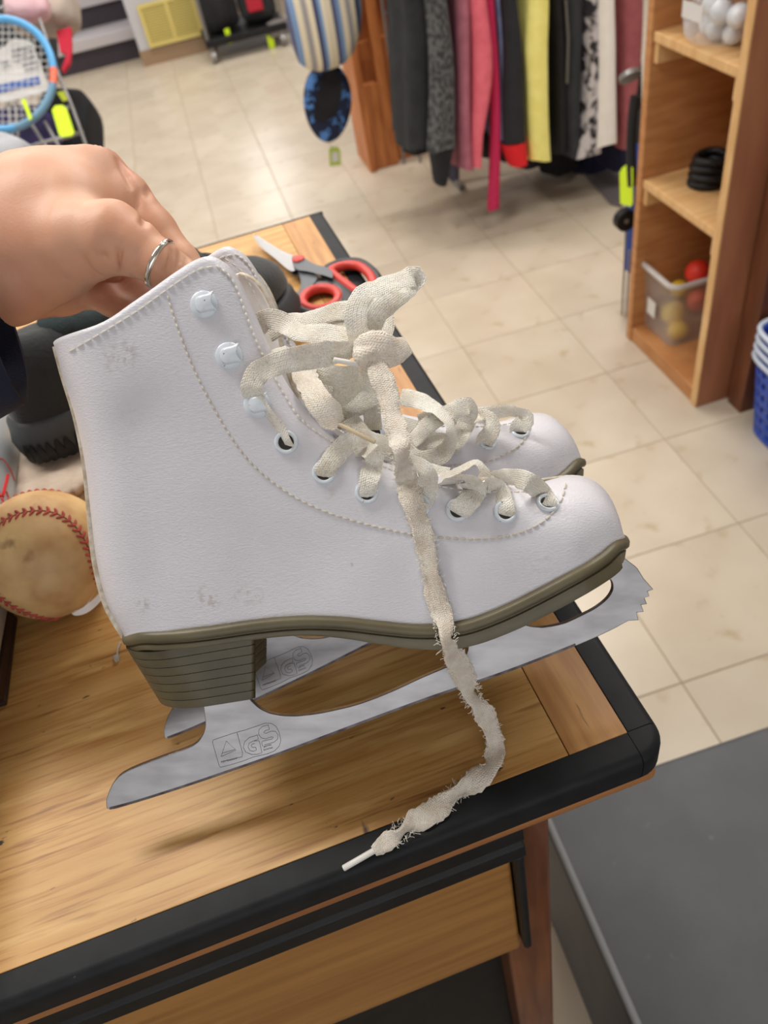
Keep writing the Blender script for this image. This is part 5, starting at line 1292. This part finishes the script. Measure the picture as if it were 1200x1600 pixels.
SB = thing('striped_bag', 'cream and blue striped cloth bag hanging above the blue patterned mitt', 'bag', loc=(RR[4][0][0], Y0, RR[0][0][2])); o = mesh('bag_cloth', q.V, q.F, mst, SB)
q = MB(); q.tube([(sum(p_[0] for p_ in RR[-1]) / 48, Y0, RR[-1][0][2]), (-.09, 2.24, 1.3)], .004, 6); mesh('cord', q.V, q.F, MT['white'], SB)
Y1 = 2.24; ov = [(512 + 37 * math.cos(t) * (1 - .08 * math.sin(t)), 160 + 62 * math.sin(t)) for t in [2 * math.pi * k / 40 for k in range(40)]]
P = [ony(a, b, Y1) for a, b in ov]; cen = sum(P) / len(P)
MTt = thing('oven_mitt', 'blue and black patterned oval mitt hanging below the striped bag', 'mitt', loc=cen)
q = MB(); q.rings([[cen + (p_ - cen) * s_ + np.array([0, y_, 0]) for p_ in P] for s_, y_ in ((.9, .02), (1, .012), (1, -.004), (.93, -.014), (.75, -.02))]); mesh('mitt_body', q.V, q.F, fab('blue_splash', S(24, 34, 62), S(82, 132, 200), scale=34, lo=.52, hi=.6), MTt)
ip = [(512, 108), (532, 118), (534, 150), (524, 178), (508, 190), (492, 188), (490, 176), (500, 130)]
ip = catmull(ip, 4, close=True); q = MB(); q.rings([[ony(a, b, Y1 - .0195) for a, b in ip], [ony(a, b, Y1 - .024) for a, b in ip]]); mesh('palm_patch', q.V, q.F, f_black, MTt, smooth=False)
q = MB(); q.tube([ony(512, 102, Y1), ony(512, 60, Y1), (-.09, 2.26, 1.29)], .003, 6); mesh('hanging_cord', q.V, q.F, MT['blk'], MTt)
q = MB(); q.tube([ony(514, 220, Y1), ony(523, 232, Y1)], .0012, 6); mesh('tag_string', q.V, q.F, MT['white'], MTt)
slab('price_tag', [(514, 234), (518, 229), (528, 229), (532, 234), (533, 258), (515, 260)], Y1, fab('olive_lime', S(178, 196, 96)), MTt, ax=1); slab('tag_print', [(519, 238), (528, 238), (529, 252), (519, 253)], Y1 - .001, MT['white'], MTt, ax=1, t=.0008)
# wooden stand with wire rack
WS = thing('wooden_stand', 'reddish wooden display stand left of the hanging garments', 'stand', loc=(.2, 2.8, 0))
wr_ = mat('red_pine', S(206, 130, 72), .5, col2=S(170, 98, 50), scale=6, stretch=(6, 6, 1))
def wb(n_, a, b): box(n_, a, b, wr_, WS, bevel=.002)
wb('post', (.085, 2.64, 0), (.115, 2.88, 1.0)); wb('post', (.175, 2.66, 0), (.215, 2.70, 1.0)); wb('post', (.48, 2.66, 0), (.52, 2.70, 1.0)); wb('crossboard', (.116, 2.70, .0), (.6, 2.72, .13)); wb('crossboard', (.116, 2.71, .40), (.6, 2.73, .47)); wb('backboard', (.10, 2.86, 0), (.62, 2.88, 1.0)); wb('block', (.116, 2.66, .0), (.174, 2.70, .33))
wb('crossboard', (.116, 2.71, .80), (.6, 2.73, .88))
WR = thing('wire_rack', 'grey wire rack standing in front of the wooden stand', 'rack', loc=(.3, 2.6, 0))
q = MB()
for a, b in (((595, 0), (632, 256)), ((648, 0), (657, 254))):
    p1 = onz(b[0], b[1], 0); top_ = p1 + np.array([0, 0, .95]); q = MB(); q.tube([p1, top_], .006, 8); mesh('upright', q.V, q.F, MT['grey_metal'], WR)
pA, pB = onz(632, 256, 0), onz(657, 254, 0); pB = pA + np.array([.30, 0, 0])
for k in range(9): q = MB(); q.tube([pA + [0, 0, .06 + .1 * k], pB + [0, 0, .06 + .1 * k]], .003, 6); mesh('wire', q.V, q.F, MT['grey_metal'], WR)
q = MB(); q.tube([pB, pB + [0, 0, .95]], .006, 8); mesh('upright', q.V, q.F, MT['grey_metal'], WR)

# ================================================================== BACK OF THE SHOP
pil = struct(box('wall_pillar', (-.79, 5.36, .09), (-.30, 5.9, ZC), MT['wall'], bevel=.002)); pil.name = 'trim_1'
bb_ = struct(box('baseboard_back', (-.795, 5.352, 0), (-.29, 5.9, .09), mat('brown_base', S(150, 124, 98), .6), bevel=.001))
VG = thing('vent_grille', 'yellowed two-panel vent grille low on the pale pillar', 'vent', loc=ony(275, 40, 5.36))
mv = mat('cream_yellow', S(214, 196, 116), .5); mv2 = mat('olive_mesh', S(176, 164, 96), .7)
ga, gb_ = ony(236, 72, 5.35), ony(316, 52, 5.35); gx0, gx1 = ga[0], gb_[0]; gz0 = ga[2]; gz1 = ony(228, 8, 5.35)[2]
box('grille_back', (gx0, 5.345, gz0), (gx1, 5.3595, gz1), mv2, VG, bevel=0)
gm = (gx0 + gx1) / 2
for n_, a, b in (('frame_bar', (gx0 - .01, 5.338, gz0 - .01), (gx1 + .01, 5.345, gz0 + .012)), ('frame_bar', (gx0 - .01, 5.338, gz1 - .012), (gx1 + .01, 5.345, gz1 + .01)), ('frame_bar', (gx0 - .01, 5.338, gz0 + .0125), (gx0 + .012, 5.345, gz1 - .0125)), ('frame_bar', (gx1 - .012, 5.338, gz0 + .0125), (gx1 + .01, 5.345, gz1 - .0125)), ('frame_bar', (gm - .012, 5.338, gz0 + .0125), (gm + .012, 5.345, gz1 - .0125))): box(n_, a, b, mv, VG, bevel=.001)
for k in range(14):
    z = gz0 + .02 + (gz1 - gz0 - .04) * k / 13
    for xa, xb_ in ((gx0 + .013, gm - .013), (gm + .013, gx1 - .013)): box('louver', (xa, 5.341, z - .003), (xb_, 5.3448, z + .003), mv, VG, bevel=0)
# stairs
ST = thing('stairs', 'dark carpeted stairs with pale nosings at the back left', 'stairs', loc=(-1.4, 5.8, 0))
drk = mat('dark_carpet', S(62, 56, 62), .95); nos = mat('pale_nosing', S(188, 184, 188), .4)
zz = ony(215, 60, 5.6)[2]; z_a, z_b = ony(215, 86, 5.6)[2], ony(210, 56, 5.6)[2]; print('step z', z_a, z_b, [ony(200, yy, 5.88)[2] for yy in (48, 15)])
rise = .19
for k in range(3):
    yb = 5.62 + .27 * k; box('riser', (-2.3, yb + .02, rise * k + (.001 if k else 0)), (-.80, 6.6, rise * (k + 1) - .07), drk, ST, bevel=0); box('nosing', (-2.3, yb, rise * (k + 1) - .07), (-.80, 6.6, rise * (k + 1)), nos, ST, bevel=.006)
BOXB = box('cardboard_box', (-1.22, 6.25, .571), (-.86, 6.55, .95), mat('cardboard', S(112, 80, 60), .8)); tag(BOXB, 'brown box standing on top of the back stairs', 'box')
# cart with bags
CT = thing('cart', 'black wheeled cart loaded with dark bags beside the pale pillar', 'cart', loc=(0, 5.1, 0))
cx0, cx1 = onz(330, 100, 0)[0], onz(452, 66, 0)[0]; print('cart', cx0, cx1)
box('tray', (cx0, 4.98, .09), (cx1, 5.5, .13), MT['blk'], CT, bevel=.004)
for xx in (cx0 + .03, cx1 - .04):
    for yy in (5.0, 5.42):
        q = MB(); q.tube([(xx - .015, yy, .035), (xx + .015, yy, .035)], .034, 18); w_ = mesh('caster', q.V, q.F, MT['grey_metal'], CT)
        q = MB(); q.tube([(xx, yy, .05), (xx, yy, .095)], .012, 8); mesh('caster_fork', q.V, q.F, MT['grey_metal'], CT)
for xx in (cx0 + .02, cx1 - .02):
    for yy in (5.02, 5.46): q = MB(); q.tube([(xx, yy, .13), (xx, yy, .75)], .011, 8); mesh('cart_post', q.V, q.F, MT['grey_metal'], CT)
def lump(name, label, cat, c, s_, m, seed, grp=None):
    bm = bmesh.new(); bmesh.ops.create_icosphere(bm, subdivisions=4, radius=1)
    for v in bm.verts:
        n_ = noise.noise(v.co * 1.6 + Vector((seed, 0, 0))); v.co = v.co * (1 + .18 * n_); e_ = [abs(v.co[i]) ** .55 * (1 if v.co[i] > 0 else -1) for i in range(3)]; v.co = Vector((e_[0] * s_[0], e_[1] * s_[1], e_[2] * s_[2]))
    me = bpy.data.meshes.new(name); zmin = min(v.co.z for v in bm.verts); bm.to_mesh(me); bm.free()
    for p_ in me.polygons: p_.use_smooth = True
    me.materials.append(m); o = bpy.data.objects.new(name, me); COL.objects.link(o); o.location = (c[0], c[1], c[2] - zmin); tag(o, label, cat, grp); return o
cw = cx1 - cx0
lump('duffel_bag', 'black duffel bag at the left of the cart', 'bag', (cx0 + cw * .27, 5.2, .131), (cw * .22, .15, .13), f_black, 1)
lump('duffel_bag', 'black duffel bag at the right of the cart', 'bag', (cx0 + cw * .74, 5.2, .131), (cw * .22, .15, .12), f_char, 5)
lump('backpack', 'dark navy backpack on top of the cart bags', 'backpack', (cx0 + cw * .28, 5.2, .385), (cw * .21, .13, .14), f_navy, 9)
lump('backpack', 'black backpack on the right of the cart, upper layer', 'backpack', (cx0 + cw * .75, 5.2, .365), (cw * .21, .13, .16), f_black, 12)
pc = ony(436, 44, 5.0); lump('wool_hat', 'grey wool hat lying on the right cart bag', 'hat', (pc[0], 5.04, pc[2] - .05), (.075, .05, .045), fab('cap_grey', S(120, 114, 112)), 3)
for (px, py, w_, h_, lb) in ((357, 57, 7, 11, 'small lime tag on the left duffel bag'), (424, 68, 8, 13, 'yellow-green tag on the right duffel bag')):
    a, b = ony(px - w_, py - h_, 5.02), ony(px + w_, py + h_, 5.02); TG = box('lime_tag', (a[0], 5.02, b[2]), (b[0], 5.024, a[2]), MT['lime'], bevel=.001); tag(TG, lb, 'tag')
a, b = ony(380, -14, 5.03), ony(412, 14, 5.03); TG = box('red_pouch', (a[0], 5.0, b[2]), (b[0], 5.06, a[2]), fab('red_pouch', S(176, 34, 52)), bevel=.012); tag(TG, 'red pouch hanging over the cart', 'pouch')

# ================================================================== LEFT RACK WITH RACQUET
LD = 2.0
def lp(px, py, d=LD): return c2w(px, py, d)
LR = thing('display_rack', 'grey wire display rack at the upper left, behind the hand', 'rack', loc=lp(60, 160) * [1, 1, 0])
def wire(pts, r_=.0045, d=LD, name='wire', m=None, parent=LR):
    q = MB(); P = [lp(a, b, d) for a, b in pts]; q.tube(P if len(P) < 3 else catmull(P, 5), r_, 8); return mesh(name, q.V, q.F, m or MT['grey_metal'], parent)
g1_, g2_ = lp(64, 36), lp(92, 118)
for pts in ([(62, 30), (92, 118), (112, 165), (138, 238)], [(8, 100), (14, 165), (24, 240)], [(20, 95), (26, 180), (30, 250)], [(50, 195), (82, 245), (96, 268)], [(70, 190), (98, 240), (110, 262)], [(28, 236), (64, 224), (100, 214), (130, 206)], [(70, 222), (98, 216), (128, 206)], [(0, 14), (20, 6), (60, 0)], [(92, 172), (114, 166)]): wire(pts)
for px, py in ((138, 238), (24, 240), (96, 268)):
    p_ = lp(px, py); q = MB(); q.tube([p_, p_ * [1, 1, 0]], .0045, 8); mesh('rack_leg', q.V, q.F, MT['grey_metal'], LR)
# racquet
RQ = thing('tennis_racquet', 'blue racquet with a coral band leaning in the upper-left rack', 'racquet', loc=lp(10, 110, 1.96))
cxr, cyr, rx, ry = 4, 116, 80, 86
arc = lambda a0, a1, n_: [(cxr + rx * math.cos(rad(a)), cyr + ry * math.sin(rad(a))) for a in np.linspace(a0, a1, n_)]
mb_ = mat('racquet_blue', S(92, 168, 222), .35); mc_ = mat('racquet_coral', S(240, 122, 96), .4); mdb = mat('racquet_steel_blue', S(108, 150, 180), .4)
def rt(a0, a1, m, nm, n_=24): q = MB(); q.tube([lp(a, b, 1.96) for a, b in arc(a0, a1, n_)], .0095, 10); o = mesh(nm, q.V, q.F, m, RQ); return o
rt(-180, -6, mb_, 'frame'); o = rt(-6, 10, mc_, 'frame_band', 8); o['label'] = 'coral band'; rt(10, 75, mdb, 'frame'); rt(75, 180, mb_, 'frame')
q = MB()
for k in range(-7, 8):
    t = k / 8; h_ = math.sqrt(1 - t * t); q.tube([lp(cxr + rx * t, cyr - ry * h_, 1.96), lp(cxr + rx * t, cyr + ry * h_, 1.96)], .0009, 4); q.tube([lp(cxr - rx * h_, cyr + ry * t, 1.962), lp(cxr + rx * h_, cyr + ry * t, 1.962)], .0009, 4)
o = mesh('strings', q.V, q.F, MT['white'], RQ); o['kind'] = 'stuff'
q = MB(); q.tube([lp(cxr - 10, cyr + ry, 1.96), lp(-50, 320, 1.96)], .014, 10); mesh('racquet_handle', q.V, q.F, MT['blk'], RQ)
def quadslab(name, pxs, d, m, parent=None, t=.002):
    P = [c2w(a, b, d) for a, b in pxs]; n_ = np.cross(P[1] - P[0], P[2] - P[0]); n_ /= np.linalg.norm(n_); n_ = n_ if n_ @ (CAM - P[0]) > 0 else -n_
    q = MB(); q.rings([[p_ - n_ * t for p_ in P], P]); return mesh(name, q.V, q.F, m, parent, smooth=False), n_
SG = thing('paper_sign', 'white printed price sheet with a blue band behind the racquet strings', 'sign', loc=lp(40, 110, 1.99))
quadslab('sheet', [(-20, 85), (8, 72), (12, 66), (24, 60), (50, 66), (79, 140), (40, 152), (-20, 164)], 1.985, MT['white'], SG)
quadslab('blue_band', [(-20, 136), (60, 119), (64, 130), (-20, 149)], 1.982, mat('band_blue', S(70, 104, 176), .5), SG, t=.001)
for k, (xa, ya, xb2, yb2) in enumerate(((18, 78, 48, 70), (18, 86, 50, 78), (20, 94, 53, 86), (0, 96, 14, 93), (2, 104, 16, 100), (34, 100, 57, 94), (38, 108, 60, 102))): quadslab('text_line', [(xa, ya), (xb2, yb2), (xb2 + 1, yb2 + 3), (xa + 1, ya + 3)], 1.981, mat('sheet_grey', S(150, 150, 156), .8) if k == 0 else bpy.data.materials['sheet_grey'], SG, t=.0008)
def ltag(pxs, d, lb, m=None):
    o, _ = quadslab('lime_tag', pxs, d, m or MT['lime'], t=.003); tag(o, lb, 'tag', 'lime price tags on the left rack'); return o
ltag([(81, 172), (86, 165), (98, 164), (104, 170), (116, 207), (112, 212), (96, 214), (92, 210)], 1.93, 'large lime green tag hanging on the left rack')
ltag([(33, 156), (39, 154), (50, 184), (46, 188)], 1.93, 'narrow lime tag in front of the paper sheet')
ltag([(88, 144), (100, 142), (106, 156), (98, 158)], 1.97, 'dull olive-lime tag above the large lime tag', mat('olive_tag', S(170, 180, 40), .7))
o, _ = quadslab('red_strap', [(88, 48), (110, 42), (111, 75), (108, 98), (98, 112), (96, 108), (104, 84), (94, 80)], 2.1, fab('red_strap', S(204, 42, 66)), t=.012); tag(o, 'red strap loop hanging below the beige cloth', 'strap')
def clothlump(name, label, cat, px, py, d, sx, sy, m, seed, sd=.06):
    c = lp(px, py, d); o = lump(name, label, cat, (0, 0, 0), (sx * d / F, sy * d / F, sd), m, seed)
    M_ = M4.to_3x3().to_4x4(); M_.translation = Vector(c); o.matrix_world = M_; return o
clothlump('beige_cloth', 'crumpled beige cloth draped at the top of the left rack', 'cloth', 66, 14, 2.12, 54, 36, fab('beige_cloth', S(186, 172, 160), S(170, 156, 146), scale=12), 2)
clothlump('pink_bag', 'pale pink wrapped package in front of the beige cloth', 'package', 42, 8, 2.02, 34, 22, fab('pale_pink', S(222, 190, 196), S(206, 160, 168), scale=14), 8, sd=.03)
clothlump('black_bag', 'black bag hanging low in the left rack behind the hand', 'bag', 112, 205, 2.3, 40, 52, f_black, 4, sd=.1)
clothlump('purple_bag', 'dark purple sack at the bottom of the left rack', 'bag', 48, 218, 2.2, 46, 42, fab('purple', S(48, 38, 92), S(34, 30, 60)), 6, sd=.08)
clothlump('dark_basket', 'dark grey basket behind the paper sheet', 'basket', 14, 60, 2.4, 70, 60, f_char, 14, sd=.1)
clothlump('grey_shirt', 'light grey cloth at the left edge above the wrist', 'cloth', -8, 262, 1.2, 62, 46, fab('light_grey', S(178, 180, 184), S(160, 162, 168), scale=30), 11, sd=.04)
